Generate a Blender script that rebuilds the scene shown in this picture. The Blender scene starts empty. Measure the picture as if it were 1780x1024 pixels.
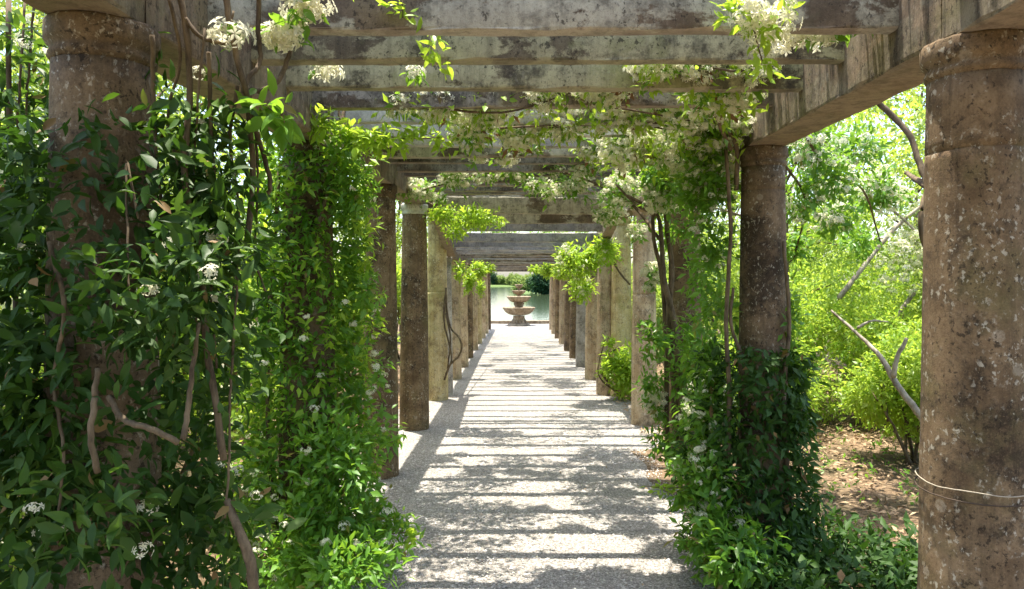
import bpy, bmesh, math, random
import numpy as np
from mathutils import Vector, Matrix

random.seed(7)
rng = np.random.default_rng(11)
C = bpy.context.scene.collection
sc = bpy.context.scene

# ------------------------------------------------------------------ camera, sky, sun, exposure
F = 1286.0; VX = 908.0; VY = 488.0; EYE = 1.6
cam_d = bpy.data.cameras.new('camera'); cam = bpy.data.objects.new('camera', cam_d); C.objects.link(cam)
cam_d.sensor_width = 36.0; cam_d.lens = F / 1780 * 36
cam_d.shift_x = -(VX - 890) / 1780; cam_d.shift_y = -(512 - VY) / 1780
cam_d.clip_start = 0.05; cam_d.clip_end = 4000
cam.location = (0, 0, EYE); cam.rotation_euler = (math.pi / 2, 0, 0)
sc.camera = cam

SUN = Vector((-0.09, 0.10, 0.97)).normalized()
world = bpy.data.worlds.new('World'); sc.world = world; world.use_nodes = True
wn = world.node_tree.nodes; wl = world.node_tree.links
bg = wn['Background']
sky = wn.new('ShaderNodeTexSky'); sky.sky_type = 'NISHITA'; sky.sun_disc = False
sky.sun_elevation = math.asin(SUN.z); sky.sun_rotation = math.atan2(SUN.x, SUN.y)
sky.air_density = 1.0; sky.dust_density = 2.5; sky.ozone_density = 1.0
wl.new(sky.outputs[0], bg.inputs[0]); bg.inputs[1].default_value = 0.15
sd = bpy.data.lights.new('sun', 'SUN'); sd.energy = 3.8; sd.angle = math.radians(0.53); sd.color = (1.0, 0.935, 0.82)
so = bpy.data.objects.new('sun', sd); C.objects.link(so); so.rotation_euler = SUN.to_track_quat('Z', 'Y').to_euler()
vs = sc.view_settings; vs.view_transform = 'Standard'; vs.look = 'None'; vs.exposure = 1.84; vs.gamma = 1.0
sc.cycles.max_bounces = 10; sc.cycles.diffuse_bounces = 6; sc.cycles.transmission_bounces = 6
sc.cycles.caustics_reflective = False; sc.cycles.caustics_refractive = False

# ------------------------------------------------------------------ node helpers
def mat(name):
    m = bpy.data.materials.new(name); m.use_nodes = True
    nt = m.node_tree; nt.nodes.clear()
    out = nt.nodes.new('ShaderNodeOutputMaterial')
    return m, nt, out

class N:
    def __init__(s, nt): s.nt = nt
    def new(s, t, **k):
        n = s.nt.nodes.new(t)
        for a, b in k.items(): setattr(n, a, b)
        return n
    def link(s, a, b): s.nt.links.new(a, b)
    def set(s, sock, v):
        if hasattr(v, 'is_output') or isinstance(v, bpy.types.NodeSocket): s.link(v, sock)
        else: sock.default_value = v
    def noise(s, vec, scale, detail=6, rough=0.6, dist=0.0):
        n = s.new('ShaderNodeTexNoise'); n.inputs['Scale'].default_value = scale
        n.inputs['Detail'].default_value = detail; n.inputs['Roughness'].default_value = rough
        n.inputs['Distortion'].default_value = dist
        if vec is not None: s.link(vec, n.inputs['Vector'])
        return n.outputs['Fac']
    def voro(s, vec, scale, out='Distance', feature='F1'):
        n = s.new('ShaderNodeTexVoronoi', feature=feature); n.inputs['Scale'].default_value = scale
        if vec is not None: s.link(vec, n.inputs['Vector'])
        return n.outputs[out]
    def ramp(s, fac, lo, hi, a=0.0, b=1.0):
        n = s.new('ShaderNodeMapRange'); n.clamp = True
        s.set(n.inputs[0], fac)
        for i, v in enumerate((lo, hi, a, b)): n.inputs[i + 1].default_value = v
        return n.outputs[0]
    def mix(s, fac, a, b, blend='MIX'):
        n = s.new('ShaderNodeMix', data_type='RGBA', blend_type=blend)
        s.set(n.inputs[0], fac)
        for sock, v in ((n.inputs[6], a), (n.inputs[7], b)):
            if isinstance(v, tuple): sock.default_value = v if len(v) == 4 else v + (1,)
            else: s.link(v, sock)
        return n.outputs[2]
    def math(s, op, a, b=0.0):
        n = s.new('ShaderNodeMath', operation=op); s.set(n.inputs[0], a); s.set(n.inputs[1], b); return n.outputs[0]
    def mapping(s, vec, scale=(1, 1, 1), loc=None):
        n = s.new('ShaderNodeMapping'); s.link(vec, n.inputs['Vector']); n.inputs['Scale'].default_value = scale
        if loc is not None: s.set(n.inputs['Location'], loc)
        return n.outputs[0]
    def bump(s, h, strength, dist):
        n = s.new('ShaderNodeBump'); s.link(h, n.inputs['Height']); n.inputs['Strength'].default_value = strength
        n.inputs['Distance'].default_value = dist; return n.outputs[0]
    def pbsdf(s, col, rough=0.8, spec=0.3, nrm=None):
        n = s.new('ShaderNodeBsdfPrincipled'); s.set(n.inputs['Base Color'], col if not isinstance(col, tuple) else col + (1,))
        s.set(n.inputs['Roughness'], rough); n.inputs['Specular IOR Level'].default_value = spec
        if nrm is not None: s.link(nrm, n.inputs['Normal'])
        return n
    def wpos(s): return s.new('ShaderNodeNewGeometry').outputs['Position']

def concrete(name, base, light, dark, moss, pale_spots=0.3, moss_amt=0.5, patch=None, dirt=0.55, scale=1.0, streak=0.4, specks=0.5, pits=0.75, under=None, pth=.475):
    m, nt, out = mat(name); n = N(nt)
    p = n.wpos()
    oi = n.new('ShaderNodeObjectInfo').outputs['Random']
    big = n.noise(p, 2.6 * scale, 8, 0.68, 0.4); mid = n.noise(p, 13 * scale, 8, 0.72); fine = n.noise(p, 70, 6, 0.75)
    c = n.mix(n.ramp(mid, .32, .66), base, light)
    c = n.mix(n.ramp(n.noise(p, 5, 4, .6), .45, .6), c, n.mix(.5, c, base, 'MULTIPLY'))
    if patch is not None:                       # peeled remains of a pale coat, hard edged
        pm = n.noise(n.mapping(p, (1, 1, 1.6)), 2.3 * scale, 9, 0.62, 0.3)
        pe = n.math('ADD', pm, n.math('MULTIPLY', n.math('SUBTRACT', fine, .5), .12)); c = n.mix(n.ramp(pe, pth, pth + .035), c, n.mix(n.ramp(mid, .3, .7), patch, tuple(x * .62 for x in patch)))
    st = n.noise(n.mapping(p, (16, 16, .9)), 1.5, 6, 0.7)
    c = n.mix(n.math('MULTIPLY', n.ramp(st, .48, .68), streak), c, dark)
    dm = n.math('ADD', n.math('MULTIPLY', big, .55), n.math('MULTIPLY', mid, .45))
    c = n.mix(n.math('MULTIPLY', n.ramp(dm, .5, .58), dirt), c, dark)
    c = n.mix(n.math('MULTIPLY', n.ramp(n.noise(n.mapping(p, (1, 1, 1), (9, 3, 5)), 3.3, 8, .7), .52, .66), moss_amt), c, moss)
    sp = n.noise(n.mapping(p, (1, 1, .8), (3, 1, 7)), 62, 5, .62, .3); spm = n.noise(p, 6.5, 4, .6)
    msk = n.math('MULTIPLY', n.ramp(sp, .57, .63), n.ramp(spm, .44, .56))
    c = n.mix(n.math('MULTIPLY', msk, specks), c, (.62, .58, .47))
    sp2 = n.voro(n.mapping(p, (1, 1, 1), (4.1, 7.7, 1.3)), 7, 'Distance')
    msk2 = n.math('MULTIPLY', n.ramp(n.math('ADD', sp2, n.math('MULTIPLY', fine, .16)), .19, .22, 1, 0), n.ramp(fine, .35, .5))
    c = n.mix(n.math('MULTIPLY', msk2, pale_spots), c, (.5, .45, .36))
    c = n.mix(n.ramp(fine, .35, .75, 0, .35), c, n.mix(1.0, c, (.45, .42, .4), 'MULTIPLY'))
    pit = n.math('MULTIPLY', n.ramp(n.noise(n.mapping(p, (1, 1, .8), (2.2, 5.1, 8.3)), 66, 5, .65, .3), .56, .61), n.ramp(n.noise(p, 8, 4, .6), .4, .54))
    c = n.mix(n.math('MULTIPLY', pit, pits), c, tuple(x * .6 for x in dark))
    grit = n.noise(p, 160, 3, .8); c = n.mix(n.ramp(grit, .55, .75, 0, .5), c, light); c = n.mix(n.ramp(grit, .45, .25, 0, .6), c, dark)
    if under is not None:  # gravel bounce light painted into downward faces as a paler tint
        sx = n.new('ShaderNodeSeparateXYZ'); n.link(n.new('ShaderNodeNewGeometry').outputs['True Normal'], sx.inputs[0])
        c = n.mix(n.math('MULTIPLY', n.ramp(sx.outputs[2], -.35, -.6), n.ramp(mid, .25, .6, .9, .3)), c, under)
    hsv = n.new('ShaderNodeHueSaturation'); n.link(c, hsv.inputs['Color'])
    n.link(n.ramp(oi, 0, 1, .85, 1.15), hsv.inputs['Value'])
    h = n.math('ADD', n.math('MULTIPLY', mid, .6), n.math('MULTIPLY', fine, .4))
    b = n.pbsdf(hsv.outputs[0], 0.88, 0.25, n.bump(h, 0.55, 0.012))
    n.link(b.outputs[0], out.inputs[0]); return m

def leafmat(name, c1, c2, trans, tmix=0.38, rough=0.42, spec=0.45, dead=0.0):
    m, nt, out = mat(name); n = N(nt)
    g = n.new('ShaderNodeNewGeometry'); oi = n.new('ShaderNodeObjectInfo')
    r = n.math('FRACT', n.math('ADD', g.outputs['Random Per Island'], oi.outputs['Random']))
    big = n.noise(g.outputs['Position'], 2.1, 3, .5)
    c = n.mix(r, c1, c2)
    c = n.mix(n.ramp(big, .4, .62, 0, .55), c, c2)
    if dead > 0: c = n.mix(n.math('GREATER_THAN', n.math('FRACT', n.math('MULTIPLY', r, 7.31)), 1 - dead), c, (.22, .13, .05))
    t = n.mix(r, trans, tuple(x * .7 for x in trans))
    b = n.pbsdf(c, rough, spec)
    tr = n.new('ShaderNodeBsdfTranslucent'); n.link(t, tr.inputs[0])
    ms = n.new('ShaderNodeMixShader'); ms.inputs[0].default_value = tmix
    n.link(b.outputs[0], ms.inputs[1]); n.link(tr.outputs[0], ms.inputs[2]); n.link(ms.outputs[0], out.inputs[0])
    return m

def simple(name, c1, c2, scale=20, rough=.8, spec=.3, bumpd=0.004, stretch=(1, 1, 1)):
    m, nt, out = mat(name); n = N(nt); p = n.mapping(n.wpos(), stretch)
    f = n.noise(p, scale, 7, .7); c = n.mix(n.ramp(f, .35, .65), c1, c2)
    b = n.pbsdf(c, rough, spec, n.bump(f, .6, bumpd)); n.link(b.outputs[0], out.inputs[0]); return m

M = {}
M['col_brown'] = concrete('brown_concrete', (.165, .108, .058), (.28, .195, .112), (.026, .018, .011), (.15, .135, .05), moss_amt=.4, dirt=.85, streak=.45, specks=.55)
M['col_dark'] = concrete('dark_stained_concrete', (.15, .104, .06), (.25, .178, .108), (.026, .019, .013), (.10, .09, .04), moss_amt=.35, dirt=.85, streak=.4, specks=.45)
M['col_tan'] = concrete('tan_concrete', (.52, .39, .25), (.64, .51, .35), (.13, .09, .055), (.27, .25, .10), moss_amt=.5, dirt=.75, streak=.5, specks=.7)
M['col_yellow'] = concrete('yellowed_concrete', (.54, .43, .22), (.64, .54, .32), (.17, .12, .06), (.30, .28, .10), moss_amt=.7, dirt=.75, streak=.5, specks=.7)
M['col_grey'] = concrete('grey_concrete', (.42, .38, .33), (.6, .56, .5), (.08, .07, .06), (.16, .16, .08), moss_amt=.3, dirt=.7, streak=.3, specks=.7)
M['cap_pale'] = concrete('pale_capital_concrete', (.5, .47, .41), (.62, .6, .54), (.12, .1, .08), (.2, .22, .1), moss_amt=.3, dirt=.4)
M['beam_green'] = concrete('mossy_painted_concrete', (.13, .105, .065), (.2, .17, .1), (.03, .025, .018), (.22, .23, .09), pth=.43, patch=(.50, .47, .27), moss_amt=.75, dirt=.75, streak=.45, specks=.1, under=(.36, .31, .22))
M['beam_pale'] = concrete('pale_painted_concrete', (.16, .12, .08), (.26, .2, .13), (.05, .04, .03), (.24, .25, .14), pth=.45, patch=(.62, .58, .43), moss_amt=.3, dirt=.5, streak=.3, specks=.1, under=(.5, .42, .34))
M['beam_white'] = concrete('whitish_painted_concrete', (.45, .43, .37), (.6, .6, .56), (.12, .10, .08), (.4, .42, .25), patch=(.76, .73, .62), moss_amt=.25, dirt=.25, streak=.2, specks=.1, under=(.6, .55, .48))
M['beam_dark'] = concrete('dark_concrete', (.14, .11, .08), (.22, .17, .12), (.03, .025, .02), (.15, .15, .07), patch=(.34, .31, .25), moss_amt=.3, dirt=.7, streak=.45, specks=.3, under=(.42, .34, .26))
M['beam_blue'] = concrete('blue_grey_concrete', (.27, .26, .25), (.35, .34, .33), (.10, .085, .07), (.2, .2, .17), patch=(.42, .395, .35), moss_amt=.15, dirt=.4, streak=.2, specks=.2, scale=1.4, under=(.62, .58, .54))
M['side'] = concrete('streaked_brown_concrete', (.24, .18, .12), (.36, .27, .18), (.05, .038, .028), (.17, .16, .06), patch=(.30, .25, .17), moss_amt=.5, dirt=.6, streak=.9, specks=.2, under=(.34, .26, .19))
M['fountain'] = concrete('fountain_stone', (.32, .24, .155), (.5, .42, .31), (.09, .065, .04), (.16, .13, .07), moss_amt=.4, dirt=.8, scale=1.6)
M['bark'] = simple('vine_bark', (.05, .036, .022), (.19, .14, .085), 30, .85, .2, .006, (1, 1, .35))
M['bark_pale'] = simple('pale_bark', (.12, .095, .07), (.42, .37, .28), 16, .8, .25, .006, (1, 1, .5))
M['bark_dark'] = simple('dark_bark', (.035, .026, .02), (.09, .065, .045), 30, .85, .2, .006)
M['twine'] = simple('pale_twine', (.26, .22, .16), (.42, .37, .28), 200, .8, .2, .001)
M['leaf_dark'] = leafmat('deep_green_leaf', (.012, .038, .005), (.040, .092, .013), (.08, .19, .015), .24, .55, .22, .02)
M['leaf_ivy'] = leafmat('dull_green_leaf', (.022, .062, .009), (.07, .135, .018), (.15, .29, .022), .3, .5, .3, .02)
M['leaf_mid'] = leafmat('mid_green_leaf', (.04, .135, .014), (.13, .28, .03), (.32, .56, .04), .42, .4, .4, .025)
M['leaf_lime'] = leafmat('young_lime_leaf', (.14, .28, .02), (.30, .46, .045), (.55, .75, .06), .48, .4, .4)
M['leaf_bg'] = leafmat('shrub_leaf', (.10, .20, .02), (.26, .38, .045), (.58, .74, .09), .5, .4, .4)
M['leaf_bg2'] = leafmat('olive_leaf', (.07, .14, .02), (.20, .29, .05), (.46, .58, .09), .45, .4, .5)
M['leaf_far'] = leafmat('far_tree_leaf', (.10, .17, .04), (.22, .30, .08), (.36, .46, .1), .35, .7, .2)
M['leaf_far_dark'] = leafmat('dark_evergreen_leaf', (.012, .045, .018), (.03, .08, .03), (.05, .13, .03), .2, .7, .2)
M['leaf_dead'] = leafmat('withered_leaf', (.14, .075, .035), (.26, .15, .075), (.3, .16, .06), .3, .7, .2)
M['litter'] = leafmat('fallen_leaf', (.15, .085, .045), (.42, .30, .18), (.3, .2, .1), .12, .7, .25)
M['petal'] = leafmat('cream_petal', (.82, .79, .56), (.86, .85, .70), (.9, .88, .66), .46, .6, .2)

# ------------------------------------------------------------------ object helpers
def mesh_np(name, V, Fc, material, smooth=False):
    me = bpy.data.meshes.new(name)
    V = np.asarray(V, dtype=np.float32); Fc = np.asarray(Fc, dtype=np.int32); k = Fc.shape[1]
    me.vertices.add(len(V)); me.vertices.foreach_set('co', V.ravel())
    me.loops.add(Fc.size); me.loops.foreach_set('vertex_index', Fc.ravel())
    me.polygons.add(len(Fc)); me.polygons.foreach_set('loop_start', np.arange(0, Fc.size, k, dtype=np.int32))
    me.polygons.foreach_set('loop_total', np.full(len(Fc), k, dtype=np.int32))
    if smooth: me.polygons.foreach_set('use_smooth', np.ones(len(Fc), dtype=bool))
    me.update(calc_edges=True); me.materials.append(material); return me

def link(name, me, parent=None, loc=None, kind=None, mtx=None):
    o = bpy.data.objects.new(name, me); C.objects.link(o)
    if parent is not None: o.parent = parent
    if mtx is not None: o.matrix_basis = mtx
    elif loc is not None: o.location = loc
    if kind: o['kind'] = kind
    return o

def thing(name, label, cat, loc=(0, 0, 0), group=None):
    o = bpy.data.objects.new(name, None); C.objects.link(o); o.location = loc; o.empty_display_size = .1
    o['label'] = label; o['category'] = cat
    if group: o['group'] = group
    return o
def tag(o, label, cat, group=None, kind=None):
    if label: o['label'] = label
    if cat: o['category'] = cat
    if group: o['group'] = group
    if kind: o['kind'] = kind
    return o

def P(px, py, D):                                  # a point at depth D seen at pixel (px, py)
    return Vector(((px - VX) * D / F, D, EYE - (py - VY) * D / F))

def catmull(pts, per=6):
    pts = [Vector(p) for p in pts]
    if len(pts) < 3: 
        return [pts[0].lerp(pts[-1], i / per) for i in range(per + 1)]
    q = [pts[0] * 2 - pts[1]] + pts + [pts[-1] * 2 - pts[-2]]
    out = []
    for i in range(1, len(q) - 2):
        for k in range(per):
            t = k / per
            out.append(0.5 * ((2 * q[i]) + (-q[i - 1] + q[i + 1]) * t + (2 * q[i - 1] - 5 * q[i] + 4 * q[i + 1] - q[i + 2]) * t * t + (-q[i - 1] + 3 * q[i] - 3 * q[i + 1] + q[i + 2]) * t ** 3))
    out.append(pts[-1]); return out

def tube_arrays(pts, r0, r1, seg=7, per=6, wob=0.0):
    pp = catmull(pts, per); n = len(pp)
    if wob:
        pp = [p + Vector((random.uniform(-wob, wob), random.uniform(-wob, wob), random.uniform(-wob, wob))) for p in pp]
    V = []; up = Vector((.31, .2, .93))
    for i, p in enumerate(pp):
        d = (pp[min(i + 1, n - 1)] - pp[max(i - 1, 0)])
        d = d.normalized() if d.length > 1e-6 else Vector((0, 0, 1))
        a = d.cross(up)
        if a.length < .05: a = d.cross(Vector((1, 0, 0)))
        a.normalize(); b = d.cross(a)
        r = r0 + (r1 - r0) * i / (n - 1)
        for k in range(seg):
            t = 2 * math.pi * k / seg; rr = r * (1 + random.uniform(-.1, .1))
            V.append(p + a * math.cos(t) * rr + b * math.sin(t) * rr)
    Fc = []
    for i in range(n - 1):
        for k in range(seg):
            k2 = (k + 1) % seg
            Fc.append((i * seg + k, i * seg + k2, (i + 1) * seg + k2, (i + 1) * seg + k))
    c = len(V); V.append(pp[0]); V.append(pp[-1])
    for k in range(seg):
        k2 = (k + 1) % seg
        Fc.append((c, k2, k, c)); Fc.append((c + 1, (n - 1) * seg + k, (n - 1) * seg + k2, c + 1))
    return V, Fc

def tube_mesh(tubes, material, seg=7, per=6, wob=0.0, off=(0, 0, 0)):
    me = bpy.data.meshes.new('stem'); V = []; Fc = []; off = Vector(off)
    for pts, r0, r1 in tubes:
        v, f = tube_arrays(pts, r0, r1, seg, per, wob); b = len(V)
        V += [x - off for x in v]
        for q in f:
            q = tuple(i + b for i in q)
            Fc.append(q[:3] if q[3] == q[0] else q)
    me.from_pydata(V, [], Fc); me.polygons.foreach_set('use_smooth', [True] * len(Fc)); me.update(); me.materials.append(material)
    return me

# leaf templates: x along, y across, z out of the blade
T4 = (np.array([(0, 0, 0), (.42, .19, .05), (.42, -.19, .05), (.5, 0, -.015), (1, 0, -.13)]), np.array([(0, 3, 1), (0, 2, 3), (1, 3, 4), (3, 2, 4)]))
T2 = (np.array([(0, 0, 0), (.45, .23, .07), (1, 0, -.08), (.45, -.23, .07)]), np.array([(0, 2, 1), (0, 3, 2)]))
TB = (np.array([(0, 0, 0), (.12, 0, .0), (.3, 0, -.01), (.6, 0, -.02), (1, 0, -.16), (.3, .17, .045), (.6, .16, .03), (.82, .085, -.03), (.3, -.17, .045), (.6, -.16, .03), (.82, -.085, -.03)]),
      np.array([(1, 2, 5), (2, 3, 6), (2, 6, 5), (3, 4, 7), (3, 7, 6), (1, 8, 2), (2, 8, 9), (2, 9, 3), (3, 9, 10), (3, 10, 4), (0, 1, 5), (0, 8, 1)]))

def nrm(a): return a / np.maximum(np.linalg.norm(a, axis=1, keepdims=True), 1e-6)
def frames(A, Nn):
    A = nrm(A); Nn = Nn - (Nn * A).sum(1, keepdims=True) * A; Nn = nrm(Nn); B = np.cross(Nn, A); return A, B, Nn
def leaves_np(Pp, A, Nn, S, T, material, name='leaves'):
    A, B, Nn = frames(A, Nn); t, f = T; S = S[:, None, None]
    w = (0.8 + 0.45 * rng.random(len(Pp)))[:, None, None]
    V = Pp[:, None, :] + S * (t[None, :, 0:1] * A[:, None, :] + w * t[None, :, 1:2] * B[:, None, :] + t[None, :, 2:3] * Nn[:, None, :])
    Fc = f[None] + (np.arange(len(Pp)) * len(t))[:, None, None]
    return mesh_np(name, V.reshape(-1, 3), Fc.reshape(-1, 3), material)

def sprigs(nodes, outw, k=5, size=.07, spread=.8, droop=.25, up=.7, jitter=.03):
    """k leaves fanned round every node; returns positions, axes, normals, sizes"""
    n = len(nodes); Pn = np.repeat(nodes, k, 0) + rng.normal(0, jitter, (n * k, 3)); O = np.repeat(outw, k, 0)
    A = O * .7 + rng.normal(0, spread, (n * k, 3)); A[:, 2] -= droop; A = nrm(A)
    Nn = rng.normal(0, .45, (n * k, 3)) + O * .35; Nn[:, 2] += up
    S = size * (0.6 + .7 * rng.random(n * k)); return Pn, A, Nn, S

def blob_nodes(blobs, n, inner=.35):
    """nodes in a union of ellipsoids [(centre, radii)], denser toward their skins"""
    vol = np.array([r[0] * r[1] + r[1] * r[2] + r[0] * r[2] for _, r in blobs]); pick = rng.choice(len(blobs), n, p=vol / vol.sum())
    cc = np.array([tuple(c) for c, _ in blobs])[pick]; rr = np.array([tuple(r) for _, r in blobs])[pick]
    d = nrm(rng.normal(0, 1, (n, 3))); rad = inner + (1 - inner) * rng.random(n) ** .55
    rad *= 1 + .16 * np.sin(d[:, 0] * 7 + pick) * np.cos(d[:, 2] * 6 + pick * 2) + .1 * rng.normal(0, 1, n)
    return cc + d * rr * rad[:, None], d

# flower clusters: pinwheel jasmine
def flower_arrays(c, nrmv, s):
    nrmv = Vector(nrmv).normalized(); a = nrmv.orthogonal().normalized(); b = nrmv.cross(a); V = []; Fc = []
    ph = random.random() * 6.28
    for k in range(5):
        t = ph + k * 2 * math.pi / 5; d = a * math.cos(t) + b * math.sin(t); e = nrmv.cross(d)
        i = len(V); V += [c, c + d * s * .55 + e * s * .30 + nrmv * s * .1, c + d * s - nrmv * s * .05 + e * s * .25, c + d * s * .5 - e * s * .2 + nrmv * s * .12]
        Fc += [(i, i + 1, i + 2), (i, i + 2, i + 3)]
    return V, Fc
FLOW = []
for q in range(5):
    V = []; Fc = []
    for k in range(10 + q):
        d = Vector((random.gauss(0, 1), random.gauss(0, 1), random.gauss(0, 1))).normalized(); c = Vector((d.x * .05, d.y * .05, d.z * .032)) * random.uniform(.5, 1.1)
        v, f = flower_arrays(c, d + Vector((0, 0, .2)), random.uniform(.017, .024)); b = len(V); V += v; Fc += [tuple(i + b for i in t) for t in f]
    FLOW.append((np.array([tuple(v) for v in V]), np.array(Fc)))
FLOW_ME = [mesh_np('flower_cluster', v, f, M['petal']) for v, f in FLOW]
def flowers_np(pts, scale=1.0):
    Vs = []; Fs = []; b = 0
    for i, p in enumerate(pts):
        v, f = FLOW[i % 5]; a = random.random() * 6.28; R = np.array([(math.cos(a), -math.sin(a), 0), (math.sin(a), math.cos(a), 0), (0, 0, 1)])
        Vs.append((v @ R.T) * scale * random.uniform(.75, 1.2) + p); Fs.append(f + b); b += len(v)
    return mesh_np('blossom', np.concatenate(Vs), np.concatenate(Fs), M['petal'])
LEAF_ME = {}
def leaf_me(mk):
    if mk not in LEAF_ME:
        r = []
        for w in (.85, 1.0, 1.2):
            t = TB[0].copy(); t[:, 1] *= w; t[:, 2] *= random.uniform(.7, 1.6); r.append(mesh_np('leaf', t, TB[1], M[mk]))
        LEAF_ME[mk] = r
    return LEAF_ME[mk]

def woody(name, label, cat, strands, bark, base):
    t = thing(name, label, cat, base)
    for s_ in strands: link('stem' if cat == 'vine' else 'limb', tube_mesh([s_], M[bark], 8, 6, .003, base), t)
    return t
def blobset(spec):
    return [(P(px, py, D), (r, r * 1.0, r * zs)) for px, py, D, r, zs in spec]
def vine(name, label, cat, base, leafsets, stems=(), flowers=None, single=300, group=None, bark='bark', flower_scale=1.0, single_flowers=200):
    """a climber: woody stems, up to 300 leaves picked one by one (those nearest the lens side), the rest joined; blossom clusters likewise.
    leafsets: [(P, A, N, S, material key, template)]"""
    base = Vector(base); t = thing(name, label, cat, base, group); bnp = np.array(base)
    for pts, r0, r1 in stems:
        link('stem', tube_mesh([(pts, r0, r1)], M[bark], off=base, wob=.0015), t)
    tot = sum(len(s[0]) for s in leafsets)
    for Pp, A, Nn, S, mk, T in leafsets:
        n1 = min(len(Pp), int(round(single * len(Pp) / max(tot, 1))))
        key = np.linalg.norm(Pp - np.array([0, 0, EYE]), axis=1) - S * 2 + rng.random(len(Pp)) * .22
        order = np.argsort(key); one = order[:n1]; rest = order[n1:]
        if len(rest): link('leaves', leaves_np(Pp[rest] - bnp, A[rest], Nn[rest], S[rest], T, M[mk]), t, kind='stuff')
        if n1:
            a, b, c = frames(A[one], Nn[one])
            for i, j in enumerate(one):
                s = float(S[j]); m = Matrix(((a[i][0] * s, b[i][0] * s, c[i][0] * s, Pp[j][0] - base.x), (a[i][1] * s, b[i][1] * s, c[i][1] * s, Pp[j][1] - base.y),
                                            (a[i][2] * s, b[i][2] * s, c[i][2] * s, Pp[j][2] - base.z), (0, 0, 0, 1)))
                link('leaf', leaf_me(mk)[i % 3], t, mtx=m)
    if flowers is not None and len(flowers):
        fl = np.asarray(flowers); order = np.argsort(np.linalg.norm(fl - np.array([0, 0, EYE]), axis=1))
        for i in order[:single_flowers]:
            p = Vector(fl[i]) - base; s = flower_scale * random.uniform(.75, 1.2)
            link('flower_cluster', FLOW_ME[i % 5], t, mtx=Matrix.Translation(p) @ Matrix.Rotation(random.random() * 6.28, 4, 'Z') @ Matrix.Scale(s, 4))
        if len(order) > single_flowers:
            link('blossom', flowers_np(fl[order[single_flowers:]] - bnp, flower_scale), t, kind='stuff')
    return t

def box_me(name, x0, x1, y0, y1, z0, z1, m, nseg=1, bev=.012, rough=.004, axis='x', fn=None):
    """a cast beam: bevelled long box, its edges worn uneven"""
    bm = bmesh.new(); bmesh.ops.create_cube(bm, size=1)
    for v in bm.verts: v.co = Vector(((x0 + x1) / 2 + v.co.x * (x1 - x0), (y0 + y1) / 2 + v.co.y * (y1 - y0), (z0 + z1) / 2 + v.co.z * (z1 - z0)))
    ax = 0 if axis == 'x' else 1
    es = [e for e in bm.edges if abs((e.verts[0].co - e.verts[1].co)[ax]) > 1e-4]
    bmesh.ops.bevel(bm, geom=es, offset=bev, segments=2, affect='EDGES', profile=.6)
    es = [e for e in bm.edges if abs((e.verts[0].co - e.verts[1].co)[ax]) > 1e-2]
    if nseg > 1: bmesh.ops.subdivide_edges(bm, edges=es, cuts=nseg - 1)
    for v in bm.verts:
        if rough: v.co += Vector([random.uniform(-rough, rough) for _ in range(3)])
        if fn: v.co = fn(v.co)
    me = bpy.data.meshes.new(name); bm.to_mesh(me); bm.free(); me.materials.append(m); return me

def lathe_me(name, prof, m, seg=40, jit=0.0, flutes=0, fdepth=0.0, smooth=True):
    V = []; Fc = []
    for i, (r, z) in enumerate(prof):
        for k in range(seg):
            a = 2 * math.pi * k / seg; rr = r * (1 + random.uniform(-jit, jit))
            if flutes and r > .05: rr *= 1 - fdepth * (0.5 + .5 * math.cos(a * flutes))
            V.append((rr * math.cos(a), rr * math.sin(a), z + random.uniform(-jit, jit) * .2))
    for i in range(len(prof) - 1):
        for k in range(seg):
            k2 = (k + 1) % seg; Fc.append((i * seg + k, i * seg + k2, (i + 1) * seg + k2, (i + 1) * seg + k))
    me = bpy.data.meshes.new(name); Fc.append(tuple(range(seg - 1, -1, -1))); Fc.append(tuple((len(prof) - 1) * seg + k for k in range(seg)))
    me.from_pydata(V, [], Fc)
    me.polygons.foreach_set('use_smooth', [smooth] * (len(Fc) - 2) + [False] * 2); me.update(); me.materials.append(m); return me

# ------------------------------------------------------------------ ground, path, water
def snoise(x, y, s=1.0):
    return (np.sin(x * 1.7 * s + 1.3) * np.cos(y * 1.3 * s + .4) + .5 * np.sin(x * 3.9 * s + y * 2.1 * s) + .3 * np.cos(y * 6.3 * s - x * 4.7 * s + 2)) / 1.8
def grid_me(name, xs, ys, zf, m, smooth=True):
    X, Y = np.meshgrid(xs, ys); Z = zf(X, Y); nx, ny = len(xs), len(ys)
    V = np.stack([X, Y, Z], -1).reshape(-1, 3); i = np.arange(ny - 1)[:, None] * nx + np.arange(nx - 1)[None]
    Fc = np.stack([i, i + 1, i + nx + 1, i + nx], -1).reshape(-1, 4); return mesh_np(name, V, Fc, m, smooth)

def soil_mat():
    m, nt, out = mat('leaf_strewn_soil'); n = N(nt); p = n.wpos()
    v = n.new('ShaderNodeTexVoronoi'); v.inputs['Scale'].default_value = 26; n.link(p, v.inputs['Vector'])
    f = n.noise(p, 1.2, 4, .6); f2 = n.noise(p, 60, 5, .7)
    c = n.mix(v.outputs['Color'], (.11, .07, .04), (.33, .23, .14)); c = n.mix(n.ramp(f, .45, .65), c, (.07, .06, .03)); c = n.mix(n.ramp(f2, .4, .7, 0, .6), c, (.05, .035, .022))
    far = n.new('ShaderNodeSeparateXYZ'); n.link(p, far.inputs[0])
    c = n.mix(n.ramp(n.math('ABSOLUTE', far.outputs[0]), 9, 14), c, n.mix(f2, (.06, .1, .025), (.12, .17, .05)))
    c = n.mix(n.ramp(far.outputs[1], 40, 60), c, n.mix(f2, (.06, .1, .025), (.12, .17, .05)))
    b = n.pbsdf(c, .9, .2, n.bump(n.math('ADD', v.outputs['Distance'], f2), .8, .02)); n.link(b.outputs[0], out.inputs[0]); return m
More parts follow.
